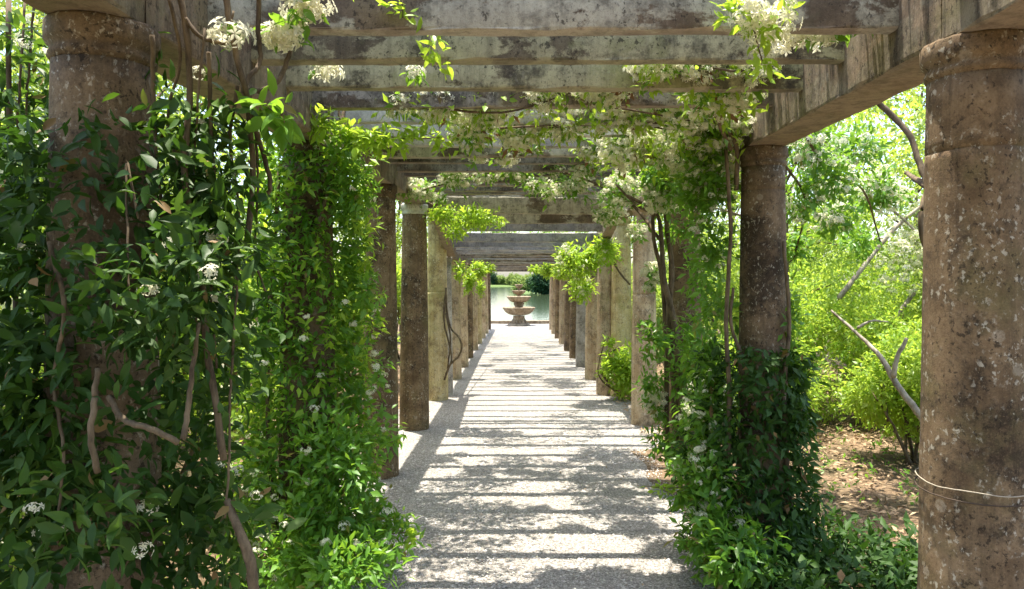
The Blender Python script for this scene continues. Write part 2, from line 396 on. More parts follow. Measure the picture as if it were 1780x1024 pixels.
def gravel_mat():
    m, nt, out = mat('pale_gravel'); n = N(nt); p = n.wpos()
    v = n.new('ShaderNodeTexVoronoi'); v.inputs['Scale'].default_value = 95; n.link(p, v.inputs['Vector'])
    v2 = n.new('ShaderNodeTexVoronoi'); v2.inputs['Scale'].default_value = 210; n.link(p, v2.inputs['Vector'])
    sepc = n.new('ShaderNodeSeparateColor'); n.link(v.outputs['Color'], sepc.inputs[0])
    c = n.mix(sepc.outputs[0], (.17, .155, .14), (.60, .575, .53)); c = n.mix(n.ramp(v.outputs['Distance'], .3, .7, 0, .55), c, (.16, .14, .12))
    c = n.mix(n.ramp(n.noise(p, 3, 5, .6), .4, .65, 0, .3), c, (.33, .29, .25))
    h = n.math('SUBTRACT', 1.0, n.math('ADD', v.outputs['Distance'], n.math('MULTIPLY', v2.outputs['Distance'], .4)))
    b = n.pbsdf(c, .85, .25, n.bump(h, 1.0, .011)); n.link(b.outputs[0], out.inputs[0]); return m
def water_mat():
    m, nt, out = mat('pond_water'); n = N(nt); p = n.wpos()
    w = n.noise(n.mapping(p, (1, .35, 1)), 1.6, 5, .55); w2 = n.noise(n.mapping(p, (1, .3, 1)), .12, 3, .5)
    h = n.math('ADD', n.math('MULTIPLY', w, n.ramp(w2, .4, .6, .15, 1.0)), n.math('MULTIPLY', n.noise(p, 9, 3, .5), .15))
    b = n.pbsdf((.05, .075, .035), .07, .5, n.bump(h, .16, .05)); b.inputs['IOR'].default_value = 1.33
    n.link(b.outputs[0], out.inputs[0]); return m
M['soil'] = soil_mat(); M['gravel'] = gravel_mat(); M['water'] = water_mat()

def ground_z(X, Y):
    shore = 28.4 + .012 * X * X * (np.abs(X) < 40) + (np.abs(X) >= 40) * 19
    inn = np.clip((Y - shore) / 2.5, 0, 1) * np.clip((283 + 6 * np.sin(X * .05) - Y) / 6, 0, 1) * np.clip((170 - np.abs(X)) / 15, 0, 1)
    z = -1.6 * inn + .03 * snoise(X, Y) * (np.abs(X) > 1.7) * np.clip(1 - Y / 60, 0, 1)
    z = z + np.clip((Y - 290) / 60, 0, 1) * 1.0
    berm = np.clip((np.abs(X) - 1.8) / 2.0, 0, 1) * np.clip(1 - Y / 40, 0, 1) * .06
    return z + berm - .0
xs = np.unique(np.concatenate([np.arange(-8, 8.01, .2), np.arange(-60, 60, 4), np.linspace(-1500, 1500, 61)]))
ys = np.unique(np.concatenate([np.arange(-3, 34, .3), np.arange(34, 300, 6), np.linspace(300, 3000, 40), np.linspace(-1500, -3, 14)]))
tag(link('ground', grid_me('ground', xs, ys, ground_z, M['soil'])), 'brown soil strewn with dead leaves', None, kind='structure')

py = np.arange(-3, 27.6, .12); nx = 34
def edge_l(y): return -1.52 + .08 * np.sin(y * 1.9) + .05 * np.sin(y * 5.3 + 1)
def edge_r(y): return np.where(y < 7.0, 1.16, 1.5) + .07 * np.sin(y * 1.4 + 2) + .04 * np.sin(y * 6.1) - np.clip((y - 11) / 14, 0, 1) * .1
w = np.clip((py - 24.5) / 2.5, 0, 1) * 6
L = edge_l(py) - w; R = edge_r(py) + w
X = L[:, None] + (R - L)[:, None] * np.linspace(0, 1, nx)[None]; Y = np.repeat(py[:, None], nx, 1)
Z = .012 + .006 * snoise(X * 3, Y * 3); Z[:, 0] = -.03; Z[:, -1] = -.03
V = np.stack([X, Y, Z], -1).reshape(-1, 3); ii = np.arange(len(py) - 1)[:, None] * nx + np.arange(nx - 1)[None]
tag(link('path', mesh_np('path', V, np.stack([ii, ii + 1, ii + nx + 1, ii + nx], -1).reshape(-1, 4), M['gravel'], True)), 'pale gravel path running between the two rows of columns', None, kind='structure')
tag(link('water', grid_me('water', np.linspace(-175, 175, 8), np.linspace(28.0, 300, 8), lambda X, Y: X * 0 - .6, M['water'])), 'sunlit pond beyond the fountain', None, kind='structure')

# loose stones of the gravel, near the lens
n = 34000; yy = 2.4 + 6.6 * rng.random(n) ** 1.35; u = rng.random(n); xx = edge_l(yy) - .05 + (edge_r(yy) - edge_l(yy) + .12) * u
s = .0035 + .0055 * rng.random(n) ** 2
T = np.array([(1, 0, 0), (0, 1, 0), (-1, 0, 0), (0, -1, 0), (.1, .1, .8)]); Fs = np.array([(0, 1, 4), (1, 2, 4), (2, 3, 4), (3, 0, 4)])
Vs = T[None] * (1 + .35 * rng.normal(0, 1, (n, 5, 3))) * s[:, None, None] + np.stack([xx, yy, np.full(n, .014)], -1)[:, None]
def stone_mat():
    m, nt, out = mat('gravel_stone'); k = N(nt); r = k.new('ShaderNodeNewGeometry').outputs['Random Per Island']
    c = k.mix(r, (.17, .155, .14), (.6, .57, .53)); b = k.pbsdf(c, .8, .3); k.link(b.outputs[0], out.inputs[0]); return m
M['stone'] = stone_mat()
tag(link('gravel', mesh_np('gravel', Vs.reshape(-1, 3), (Fs[None] + (np.arange(n) * 5)[:, None, None]).reshape(-1, 3), M['stone'])), 'loose pale gravel stones scattered over the path', 'gravel', kind='stuff')

# leaf litter
n = 26000; side = rng.random(n) < .75; yy = 2.2 + 12 * rng.random(n) ** 1.2
xx = np.where(side, 1.25 + 5.5 * rng.random(n) ** 1.1, -1.5 - 3.5 * rng.random(n))
Pp = np.stack([xx, yy, .03 + ground_z(xx, yy) + .02 * rng.random(n)], -1); A = rng.normal(0, 1, (n, 3)); A[:, 2] *= .25; Nn = rng.normal(0, .35, (n, 3)); Nn[:, 2] += 1
tag(link('leaf_litter', leaves_np(Pp, A, Nn, .03 + .045 * rng.random(n), T4, M['litter'])), 'brown leaf litter covering the soil beside the columns', 'leaf litter', kind='stuff')
n = 500; yy = 2.5 + 14 * rng.random(n); sd_ = rng.random(n); xx = np.where(sd_ < .5, edge_l(yy) + .5 * rng.random(n) ** 2, edge_r(yy) - .6 * rng.random(n) ** 2)
Pp = np.stack([xx, yy, np.full(n, .03)], -1); A = rng.normal(0, 1, (n, 3)); A[:, 2] *= .2; Nn = rng.normal(0, .3, (n, 3)); Nn[:, 2] += 1
tag(link('fallen_leaves', leaves_np(Pp, A, Nn, .02 + .02 * rng.random(n), T4, M['litter'])), 'few withered leaves lying on the gravel path edges', 'fallen leaves', kind='stuff')

n = 1500; yy = 2.6 + 7 * rng.random(n); xx = -1.3 + 2.5 * rng.random(n); Pp = np.stack([xx, yy, np.full(n, .03)], -1); A = rng.normal(0, 1, (n, 3)); A[:, 2] *= .2; Nn = rng.normal(0, .3, (n, 3)); Nn[:, 2] += 1
tag(link('fallen_petals', leaves_np(Pp, A, Nn, .009 + .008 * rng.random(n), T2, M['petal'])), 'tiny cream petals dropped on the gravel path', 'petals', kind='stuff')
n = 900; yy = 2.6 + 12 * rng.random(n); xx = -1.4 + 2.7 * rng.random(n); Pp = np.stack([xx, yy, np.full(n, .03)], -1); A = rng.normal(0, 1, (n, 3)); A[:, 2] *= .2; Nn = rng.normal(0, .3, (n, 3)); Nn[:, 2] += 1
tag(link('leaf_crumbs', leaves_np(Pp, A, Nn, .01 + .014 * rng.random(n), T4, M['litter'])), 'small brown leaf bits scattered along the middle of the gravel path', 'leaf bits', kind='stuff')

# ------------------------------------------------------------------ columns
LX, RX = -1.16, 1.35
def Abot(D): return EYE + .66 + .02 * D                # underside of the tall section's side beams
def Bbot(D): return Abot(D) + .13
def A2(D): return EYE + .335 - .0015 * (D - 10)
def column(x, y, top, r, mk, label, group, capm=None, cap='round', joint=None, name='column'):
    t = thing(name, label, 'column', (x, y, 0), group)
    h = top - .11; prof = [(r * 1.16, -.1)]
    k = 26
    for i in range(k + 1):
        z = h * i / k; prof.append((r * (1.16 - .22 * (i / k) ** 1.2), max(z, .0)))
    if joint:
        jz = joint; rj = r * (1.16 - .22 * (jz / h) ** 1.2)
        prof = [p for p in prof if abs(p[1] - jz) > .032] + [(rj, jz - .03), (rj, jz - .005), (rj * .975, jz - .002), (rj * .975, jz + .002), (rj, jz + .005), (rj * .997, jz + .03)]; prof.sort(key=lambda p: p[1])
    link('shaft', lathe_me('shaft', prof, M[mk], 40, .006), t)
    rt = r * .94
    cp = [(rt, h), (rt * 1.02, h + .004), (rt * 1.06, h + .012), (rt * 1.06, h + .02), (rt * 1.02, h + .03), (rt * 1.02, h + .04), (rt * 1.11, h + .052), (rt * 1.13, h + .06), (rt * 1.13, h + .1), (rt * 1.1, h + .108)]
    link('capital', lathe_me('capital', cp, M[capm or mk], 40, .008), t)
    return t
GL = 'columns in the row on the left of the path'; GR = 'columns in the row on the right of the path'
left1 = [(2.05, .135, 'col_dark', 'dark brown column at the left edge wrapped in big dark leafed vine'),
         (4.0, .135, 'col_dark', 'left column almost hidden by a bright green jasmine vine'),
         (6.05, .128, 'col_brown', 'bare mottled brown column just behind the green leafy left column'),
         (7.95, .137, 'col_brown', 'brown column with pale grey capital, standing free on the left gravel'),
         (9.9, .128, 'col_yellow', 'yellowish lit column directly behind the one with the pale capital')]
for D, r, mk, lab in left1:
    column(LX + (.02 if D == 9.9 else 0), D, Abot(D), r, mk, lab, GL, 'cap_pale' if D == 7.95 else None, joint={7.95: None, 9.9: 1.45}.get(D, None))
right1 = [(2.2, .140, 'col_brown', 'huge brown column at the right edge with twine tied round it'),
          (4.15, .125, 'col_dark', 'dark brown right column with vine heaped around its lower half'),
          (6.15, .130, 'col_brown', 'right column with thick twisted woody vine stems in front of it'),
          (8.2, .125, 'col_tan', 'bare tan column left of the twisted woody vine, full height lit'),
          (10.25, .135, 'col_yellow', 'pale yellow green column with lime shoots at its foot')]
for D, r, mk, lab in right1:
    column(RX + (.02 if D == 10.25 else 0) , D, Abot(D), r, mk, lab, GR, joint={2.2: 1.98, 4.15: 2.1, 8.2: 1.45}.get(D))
labsL = ['short grey lichened column with looping bare vine on the left, first of the low section', 'second low left column, tan and clear of vines', 'third low left column, tan and mottled', 'fourth low left column, the darkest brown of its row',
         'fifth low left column with strands of green vine hanging down it', 'sixth low left column, yellowed by lichen', 'seventh low left column towards the fountain', 'eighth low left column towards the fountain', 'last low left column, the one nearest the fountain']
ml = ['col_grey', 'col_tan', 'col_tan', 'col_brown', 'col_tan', 'col_yellow', 'col_tan', 'col_tan', 'col_brown']
SL = [10.35, 12.0, 13.7, 15.3, 17.0, 18.7, 20.5, 22.3, 24.1]
def lx2(D): return -1.10 - .05 * min((D - 10) / 6, 1)
def rx2(D): return 1.17 - .17 * min((D - 10) / 12, 1)
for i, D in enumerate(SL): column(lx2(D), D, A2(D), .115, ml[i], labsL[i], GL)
labsR = ['brown speckled short column beside the pale yellow green one, first of the low right section', 'wide tan low right column with clean lit face', 'third low right column, greyish', 'fourth low right column, dark with green sprigs at its foot',
         'fifth low right column, nearly black with stains', 'sixth low right column, light tan streaked', 'seventh low right column towards the fountain', 'eighth low right column towards the fountain', 'last low right column, the one nearest the fountain']
mr = ['col_tan', 'col_tan', 'col_grey', 'col_brown', 'col_dark', 'col_tan', 'col_brown', 'col_tan', 'col_tan']
SR = [10.35, 11.95, 13.7, 15.2, 16.8, 18.6, 20.4, 22.2, 24.0]
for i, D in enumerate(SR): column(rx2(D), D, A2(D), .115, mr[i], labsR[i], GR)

# ------------------------------------------------------------------ side beams
def side_beam(x, y0, y1, zf, label, group, hw=.105, h=.3, mk='side'):
    me = box_me('side_beam', x - hw, x + hw, y0 + .003, y1 - .003, 0, h, M[mk], 22, .014, .004, 'y', lambda c: Vector((c.x, c.y, c.z + zf(c.y))))
    o = link('side_beam', me); tag(o, label, 'beam', group); return o
gb = 'long side beams resting on the columns'
Ls = [-1.2, .1, 2.05, 4.0, 6.05, 7.95, 9.9]; Rs = [-1.2, .2, 2.2, 4.15, 6.15, 8.2, 10.25]
ordn = ['behind the camera', 'before the nearest column', 'between the first and second columns', 'between the second and third columns', 'between the third and fourth columns', 'between the fourth and fifth columns']
for i in range(6):
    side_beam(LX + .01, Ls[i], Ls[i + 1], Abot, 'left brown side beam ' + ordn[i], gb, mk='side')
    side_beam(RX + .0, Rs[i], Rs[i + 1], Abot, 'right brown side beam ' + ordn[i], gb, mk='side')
def slope(y): return Abot(8.15) - .06 + (A2(10.3) - Abot(8.15) + .06) * min(max((y - 8.15) / 2.1, 0), 1)
side_beam(-.98, 8.15, 10.3, slope, 'left inclined side beam stepping down to the low section', gb, .06, .28)
side_beam(1.06, 8.15, 10.3, slope, 'right inclined side beam stepping down to the low section', gb, .06, .28)
for i in range(len(SL) - 1):
    for S_, fx, nm in ((SL, lx2, 'left'), (SR, rx2, 'right')):
        a, b = S_[i], S_[i + 1]; xa, xb = fx(a), fx(b)
        me = box_me('side_beam', -.09, .09, a + .003, b - .003, 0, .24, M['side'], 8, .012, .003, 'y', lambda c: Vector((c.x + xa + (xb - xa) * (c.y - a) / (b - a), c.y, c.z + A2(c.y))))
        tag(link('side_beam', me), '%s low side beam above the %s gap between the far columns' % (nm, ['first', 'second', 'third', 'fourth', 'fifth', 'sixth', 'seventh', 'eighth'][i]), 'beam', gb)

# ------------------------------------------------------------------ cross beams
gc = 'cross beams over the path'
def cross(D, z, x0, x1, h, th, mk, label):
    o = link('cross_beam', box_me('cross_beam', x0, x1, D, D + th, z, z + h, M[mk], 30, .009, .0035, 'x', lambda c: Vector((c.x, c.y + .006 * math.sin(c.x * 2 + D * 9), c.z + .008 * math.sin(c.x * 1.1 + D * 7)))))
    tag(o, label, 'beam', gc)
D0 = 2.45; k = -8; 
mk_seq = ['beam_pale', 'beam_green', 'beam_green', 'beam_dark', 'beam_white', 'beam_white', 'beam_white', 'beam_pale', 'beam_dark', 'beam_dark', 'beam_dark', 'beam_dark', 'beam_pale', 'beam_dark', 'beam_pale', 'beam_pale', 'beam_pale', 'beam_blue']
labs = ['topmost cross beam in the frame, pale whitish paint peeling at the left', 'second cross beam, yellow green moss on its face', 'third cross beam with mossy face and blossom hanging at its right', 'fourth cross beam, narrow and dark under the blossom', 'fifth cross beam, pale green above the white flowers',
        'sixth cross beam, bright bluish white face', 'seventh cross beam, bluish white behind hanging flowers', 'eighth cross beam, dark edged, below the bluish white ones', 'ninth cross beam, dark with moss', 'tenth cross beam, dark, behind jasmine blossom']
D = D0 - .41 * 8; idx = -8
while D < 8.7:
    if idx < 0: lab = 'cross beam overhead, nearer than the topmost one in the frame'; mk = 'beam_green'
    else:
        lab = labs[idx] if idx < len(labs) else 'grey brown cross beam, one of those between the tenth and the inclined section'; mk = mk_seq[min(idx, len(mk_seq) - 1)]
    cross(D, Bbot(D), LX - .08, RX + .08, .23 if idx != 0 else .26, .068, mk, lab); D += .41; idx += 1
tr = [(8.45, 372, 'beam_pale', 'first lower cross beam, pale with brown flaking patch'), (8.85, 388, 'beam_pale', 'second lower cross beam, pale and grey patched'), (9.22, 403, 'beam_blue', 'third lower cross beam, blue grey with pale square at its right end'),
      (9.62, 420, 'beam_blue', 'fourth lower cross beam, smooth blue grey with small dark hole'), (10.0, 430, 'beam_blue', 'fifth lower cross beam, blue grey, narrow')]
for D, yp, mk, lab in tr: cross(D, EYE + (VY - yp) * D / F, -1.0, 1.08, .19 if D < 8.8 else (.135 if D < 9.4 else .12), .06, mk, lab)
D = 10.42; i = 0
while D < 24.4:
    z = A2(D) + .10 - .05 * (D - 10) / 14
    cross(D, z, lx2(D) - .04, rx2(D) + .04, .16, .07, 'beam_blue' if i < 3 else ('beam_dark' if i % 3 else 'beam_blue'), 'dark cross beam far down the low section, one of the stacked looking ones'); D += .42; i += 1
cross(24.0 + .5, A2(24) - .02, lx2(24) - .04, rx2(24) + .04, .12, .08, 'beam_dark', 'last cross beam, framing the top of the view to the pond')

# ------------------------------------------------------------------ twine on the right column
def ring_tube(cx, cy, r, zf, rad, m, base):
    pts = [Vector((cx + (r + .004) * math.cos(a), cy + (r + .004) * math.sin(a), zf(a))) for a in np.linspace(0, 2 * math.pi, 29)]
    return tube_mesh([(pts, rad, rad)], m, 6, 2, .0005, base)
c0 = (RX, 2.2, 1.0)
woody('curling_stem', 'bark brown stem curling out from behind the huge right column', 'vine', [([P(1800, 640, 2.25), P(1766, 690, 2.2), P(1755, 735, 2.18), P(1766, 775, 2.2), P(1800, 810, 2.25)], .011, .013)], 'bark', P(1800, 810, 2.25))
t = thing('twine', 'pale twine tied round the huge column at the right edge', 'twine', c0)
link('loop', ring_tube(RX, 2.2, .1565, lambda a: 1.012 + .006 * math.sin(a * 1.0 + .3) + .003 * math.sin(a * 5), .0018, M['twine'], c0), t)
link('loop', ring_tube(RX, 2.2, .1575, lambda a: .985 + .008 * math.sin(a + .5), .0022, M['bark_dark'], c0), t)

# ------------------------------------------------------------------ fountain
fx = (902 - VX) * 26.2 / F; fy = 26.2
ft = thing('fountain', 'tiered stone fountain with four scalloped bowls at the end of the path', 'fountain', (fx, fy, 0))
def fz(yp): return EYE - (yp - VY) * fy / F
def fr(w): return w / 2 * fy / F
link('plinth', lathe_me('plinth', [(fr(40), -.05), (fr(40), .05), (fr(36), .07), (fr(34), .1)], M['fountain'], 48), ft)
link('pedestal', lathe_me('pedestal', [(fr(33), .1), (fr(31), .14), (fr(25), .2), (fr(21), .27), (fr(20), fz(550)), (fr(22), fz(549))], M['fountain'], 96, 0, 16, .12), ft)
def bowl(rw, yr, yb, bw, fl):
    z0, z1 = fz(yb), fz(yr); h = z1 - z0; R_ = fr(rw)
    prof = [(fr(bw), z0), (R_ * .62, z0 + h * .12), (R_ * .84, z0 + h * .42), (R_ * .93, z0 + h * .68), (R_ * .95, z0 + h * .76), (R_ * 1.0, z0 + h * .82), (R_ * 1.01, z1 - .01), (R_ * .97, z1), (R_ * .9, z1 - .015), (R_ * .8, z1 - h * .3), (.04, z1 - h * .45)]
    return lathe_me('bowl', prof, M['fountain'], 96, 0, fl, .09)
link('bowl', bowl(58, 534, 548, 20, 12), ft); link('stem', lathe_me('stem', [(fr(15), fz(541)), (fr(13), fz(534)), (fr(17), fz(530)), (fr(19), fz(527)), (fr(12), fz(524))], M['fountain'], 32), ft)
link('bowl', bowl(43, 515, 526, 14, 12), ft); link('stem', lathe_me('stem', [(fr(7), fz(520)), (fr(6), fz(515)), (fr(9), fz(511)), (fr(8), fz(510))], M['fountain'], 24), ft)
link('bowl', bowl(25, 505, 512, 8, 10), ft); link('stem', lathe_me('stem', [(fr(5), fz(508)), (fr(4), fz(503)), (fr(6), fz(500))], M['fountain'], 20), ft)
link('bowl', bowl(15, 494.5, 501, 5, 8), ft)
# low curved coping wall along the pond, in blocks
wt = thing('pond_wall', 'low curved stone coping wall between the fountain and the pond', 'wall', (fx, 27.4, 0))
nb = 17
for i in range(nb):
    a0 = -4.2 + i * 8.4 / nb; a1 = a0 + 8.4 / nb - .012
    me = box_me('block', a0, a1, -.17, .17, -.3, .125, M['fountain'], 4, .012, .004, 'x', lambda c: Vector((c.x, c.y + .035 * c.x * c.x, c.z)))
    link('coping_block', me, wt)

# ------------------------------------------------------------------ shrubs and trees
def blobs_around(c, size, k, br):
    out = []
    for _ in range(k):
        d = Vector((random.uniform(-1, 1), random.uniform(-1, 1), random.uniform(-1, 1)))
        r = br * random.uniform(.7, 1.3)
        out.append((Vector(c) + Vector((d.x * size[0], d.y * size[1], d.z * size[2])), (r, r, r * .75)))
    return out
def shrub(x, y, w, h, mk, label, n=1300, name='shrub', leaf=.06, group='shrubs beside the pergola', blossoms=0, stemn=6, mk2=None):
    z0 = float(ground_z(np.array([float(x)]), np.array([float(y)]))[0]); t = thing(name, label, 'shrub', (x, y, z0), group); b = np.array((x, y, z0))
    bl = blobs_around((0, 0, h * .58), (w * .42, w * .42, h * .32), 9, w * .26)
    nodes, d = blob_nodes(bl, n, .25); nodes[:, 2] = np.maximum(nodes[:, 2], .08)
    a = sprigs(nodes, d, 5, leaf, .7, .05, .9, .03); link('leaves', leaves_np(*a, T4, M[mk]), t, kind='stuff')
    if mk2:
        nodes, d = blob_nodes(bl, n // 3, .8); a = sprigs(nodes, d, 5, leaf, .7, -.1, .9, .03); link('young_leaves', leaves_np(*a, T4, M[mk2]), t, kind='stuff')
    tb = []
    for _ in range(stemn):
        c = random.choice(bl)[0]; q = Vector((random.uniform(-.1, .1), random.uniform(-.1, .1), -.03))
        tb.append(([q, q.lerp(c, .4) + Vector((random.uniform(-.08, .08), random.uniform(-.08, .08), .1)), c], .018, .005))
        for _ in range(2):
            c2 = c + Vector((random.uniform(-.3, .3), random.uniform(-.3, .3), random.uniform(0, .3))) * w * .7; tb.append(([q.lerp(c, .6), c2], .008, .003))
    link('stem', tube_mesh(tb, M['bark'], 5, 4, .006), t)
    if blossoms:
        nodes, d = blob_nodes(bl, blossoms, .8); link('blossom', flowers_np(nodes), t, kind='stuff')
    return t
def tree(x, y, h, w, mk, label, n=1800, leaf=.09, clumps=16, trunk=.09, bark='bark', z_low=.35, group='trees beside the pergola', name='tree', lean=(0, 0), T_=T2, zb=None, cat='tree', k=5):
    z0 = zb if zb is not None else float(ground_z(np.array([float(x)]), np.array([float(y)]))[0]); t = thing(name, label, cat, (x, y, z0), group)
    top = Vector((lean[0], lean[1], h * .85)); bend = Vector((random.uniform(-.15, .15) * h * .3, random.uniform(-.1, .1) * h * .3, h * .4))
    tb = [([Vector((0, 0, -.1)), bend * .5, bend, top], trunk, trunk * .25)]; bl = []
    for i in range(clumps):
        a = i * 2.4 + random.random(); f = z_low + (1 - z_low) * (i + .5) / clumps; rad = w * .5 * (1 - .55 * abs(f - .55)) * random.uniform(.45, 1)
        c = Vector((lean[0] * f + math.cos(a) * rad, lean[1] * f + math.sin(a) * rad, h * f)); r = w * random.uniform(.14, .24)
        bl.append((c, (r, r, r * .62))); s_ = bend.lerp(top, max(0, (f - .45) * 1.4)) if f > .45 else bend * (f / .5)
        tb.append(([s_, s_.lerp(c, .5) + Vector((0, 0, random.uniform(-.05, .12) * h * .3)), c], trunk * .35, trunk * .07))
    link('trunk', tube_mesh(tb, M[bark], 7, 5, trunk * .08), t)
    nodes, d = blob_nodes(bl, n, .15); a = sprigs(nodes, d, k, leaf, .7, .2, .8, leaf * .5); link('crown', leaves_np(*a, T_, M[mk]), t, kind='stuff'); return t

# right: azalea bed behind the litter clearing
rs = [(2.9, 8.3, 1.5, 1.35, 'leaf_bg', 'low lime green azalea behind the litter clearing, next to the dark ivied column', 'leaf_lime'),
      (4.2, 8.8, 1.6, 1.5, 'leaf_bg', 'bright azalea in the middle of the right bed behind the clearing', 'leaf_lime'),
      (3.35, 6.3, .85, 1.05, 'leaf_bg', 'small azalea with bare dark stems at the clearing beside the huge right column', 'leaf_lime'),
      (5.6, 9.0, 1.8, 1.7, 'leaf_bg', 'azalea seen just left of the huge right column', 'leaf_lime'),
      (2.45, 7.8, 1.1, .95, 'leaf_bg', 'low azalea mound at the back edge of the litter clearing', 'leaf_lime'),
      (4.0, 7.7, 1.3, 1.15, 'leaf_bg', 'spreading azalea at the right of the litter clearing behind the leaning tree', 'leaf_lime'),
      (2.5, 10.8, 1.5, 1.6, 'leaf_bg2', 'olive shrub close behind the pale yellow green column', None),
      (3.9, 11.8, 2.1, 2.1, 'leaf_bg', 'tall lime shrub behind the azaleas on the right', 'leaf_lime'),
      (6.4, 12.0, 2.4, 2.4, 'leaf_bg', 'large light green shrub at the back of the right bed', 'leaf_lime'),
      (5.0, 14.5, 2.6, 2.8, 'leaf_bg2', 'tall olive shrub furthest back in the right bed', None),
      (2.6, 14.5, 1.8, 2.0, 'leaf_bg', 'green shrub behind the low right columns', None),
      (2.5, 18.5, 1.9, 2.1, 'leaf_bg2', 'olive shrub further along behind the low right columns', None),
      (3.6, 4.4, 1.2, 1.1, 'leaf_bg2', 'leafy shrub hidden beyond the huge right column', None),
      (8.6, 9.5, 2.6, 2.6, 'leaf_bg', 'broad shrub beyond the huge right column', None)]
for x, y, w, h, mk, lab, m2 in rs: shrub(x, y, w, h, mk, lab, n=int(900 * (w + h) / 2 + 400), mk2=m2, leaf=.062 if y < 10 else .08)
ls = [(-2.7, 3.3, 1.3, 1.3, 'leaf_bg', 'jasmine smothered shrub between the first two left columns', 90), (-3.1, 1.9, 1.3, 1.6, 'leaf_mid', 'mid green shrub at the left edge of the frame', 40),
      (-2.5, 5.2, 1.2, 1.6, 'leaf_bg', 'yellow green shrub seen between the dark vine and the bright vine', 50), (-2.6, 7.2, 1.3, 1.8, 'leaf_bg', 'lime shrub behind the bare brown left column', 0),
      (-3.9, 6.1, 1.8, 2.2, 'leaf_bg', 'tall yellow green shrub deep behind the left columns', 0), (-2.6, 9.2, 1.4, 1.9, 'leaf_bg', 'light green shrub behind the pale capital column', 0),
      (-2.6, 11.6, 1.6, 2.0, 'leaf_bg', 'light green shrub behind the short grey column', 0), (-4.6, 9.5, 2.4, 2.8, 'leaf_bg2', 'tall olive shrub in the second rank on the left', 0),
      (-2.5, 15.0, 1.8, 2.1, 'leaf_bg2', 'olive shrub beside the far left columns', 0), (-2.6, 19.5, 2.0, 2.1, 'leaf_bg2', 'olive shrub beside the last left columns', 0), (-4.6, 3.6, 2.0, 2.6, 'leaf_bg', 'large yellow green shrub at the far left', 0)]
for x, y, w, h, mk, lab, bs in ls: shrub(x, y, w, h, mk, lab, n=int(900 * (w + h) / 2 + 400), blossoms=bs, leaf=.062 if y < 8 else .08, mk2='leaf_lime' if mk == 'leaf_bg' else None)

rt = [(5.2, 7.2, 4.6, 3.6, 'leaf_bg2', 'small tree with loose olive crown behind the right side beam', .06), (3.4, 9.6, 4.4, 3.0, 'leaf_bg', 'small light green tree between the second and third right columns', .07),
      (7.6, 11.5, 6.0, 5.0, 'leaf_bg', 'light green tree behind the huge right column', .1), (4.8, 16.5, 6.5, 5.0, 'leaf_bg2', 'olive tree behind the right azalea bed', .1), (9.5, 17.5, 8.0, 7.0, 'leaf_bg2', 'tall tree furthest back on the right', .13),
      (3.0, 21.5, 5.5, 3.6, 'leaf_bg', 'light green tree beside the far right columns', .1)]
for x, y, h, w, mk, lab, lf in rt: tree(x, y, h, w, mk, lab, n=2700, leaf=lf, trunk=.04 + .006 * h, z_low=.25, clumps=20)
lt = [(-3.6, 4.6, 4.2, 3.2, 'leaf_bg2', 'small olive tree behind the first two left columns', .07), (-4.4, 8.2, 5.0, 4.0, 'leaf_bg', 'light green tree behind the middle left columns', .08), (-6.6, 5.6, 5.5, 5.0, 'leaf_bg', 'light green tree at the far left', .1),
      (-5.2, 14.0, 6.5, 5.5, 'leaf_bg2', 'olive tree behind the far left columns', .1), (-3.4, 21.0, 5.5, 3.8, 'leaf_bg', 'light green tree beside the last left columns', .1), (-10, 12.5, 8.0, 8.0, 'leaf_bg2', 'tall tree furthest back on the left', .14)]
for x, y, h, w, mk, lab, lf in lt: tree(x, y, h, w, mk, lab, n=3800, leaf=lf, trunk=.04 + .006 * h, z_low=.2, clumps=20)

bl = blobset([(1400, 250, 5.0, .16, .9), (1440, 300, 5.2, .2, .9), (1390, 350, 5.2, .16, 1.1), (1480, 260, 5.4, .2, .9), (1450, 380, 5.6, .16, .8), (1530, 330, 5.8, .2, .8), (1380, 430, 5.6, .12, 1.4), (1500, 420, 6.2, .18, .7)])
nodes, d = blob_nodes(bl, 620, .15); a = sprigs(nodes, d, 5, .066, .8, .15, .8, .03); fn, _ = blob_nodes(bl[:6], 150, .5)
vine('hanging_vine', 'darker leafy jasmine with cream blossom hanging under the right side beam outside the columns', 'vine', P(1400, 200, 5.0), [a + ('leaf_mid', T4)],
     [([P(1390, 215, 4.8), P(1440, 300, 5.2), P(1500, 330, 5.6), P(1530, 420, 6)], .012, .006), ([P(1360, 280, 4.9), P(1400, 350, 5.2), P(1380, 450, 5.6)], .01, .006), ([P(1300, 60, 3), P(1290, 60, 3.1)], .003, .003)][:2], fn, single=220, single_flowers=120)
for i, (x, y, z, lab) in enumerate([(4.3, 8.2, 2.3, 'sunlit blossoming branch cloud in the upper part of the right gap'), (5.0, 8.6, 1.9, 'pale blossoming branches behind the dark woody stem')]):
    bl = blobs_around((x, y, z), (.9, .5, .6), 8, .28); nodes, d = blob_nodes(bl, 300, .2); a = sprigs(nodes, d, 4, .06, .8, .1, .8, .03); fn, _ = blob_nodes(bl, 260, .4)
    vine('blossoming_vine', lab, 'vine', (x, y, z), [a + ('leaf_bg2', T4)], [([Vector((x - .8, y, z - .9)), Vector((x, y + .1, z)), Vector((x + .9, y, z + .6))], .03, .01), ([Vector((x + .5, y, z - .9)), Vector((x + .1, y, z - .2)), Vector((x - .8, y, z + .6))], .022, .008)], fn, single=0, single_flowers=100, bark='bark_pale')

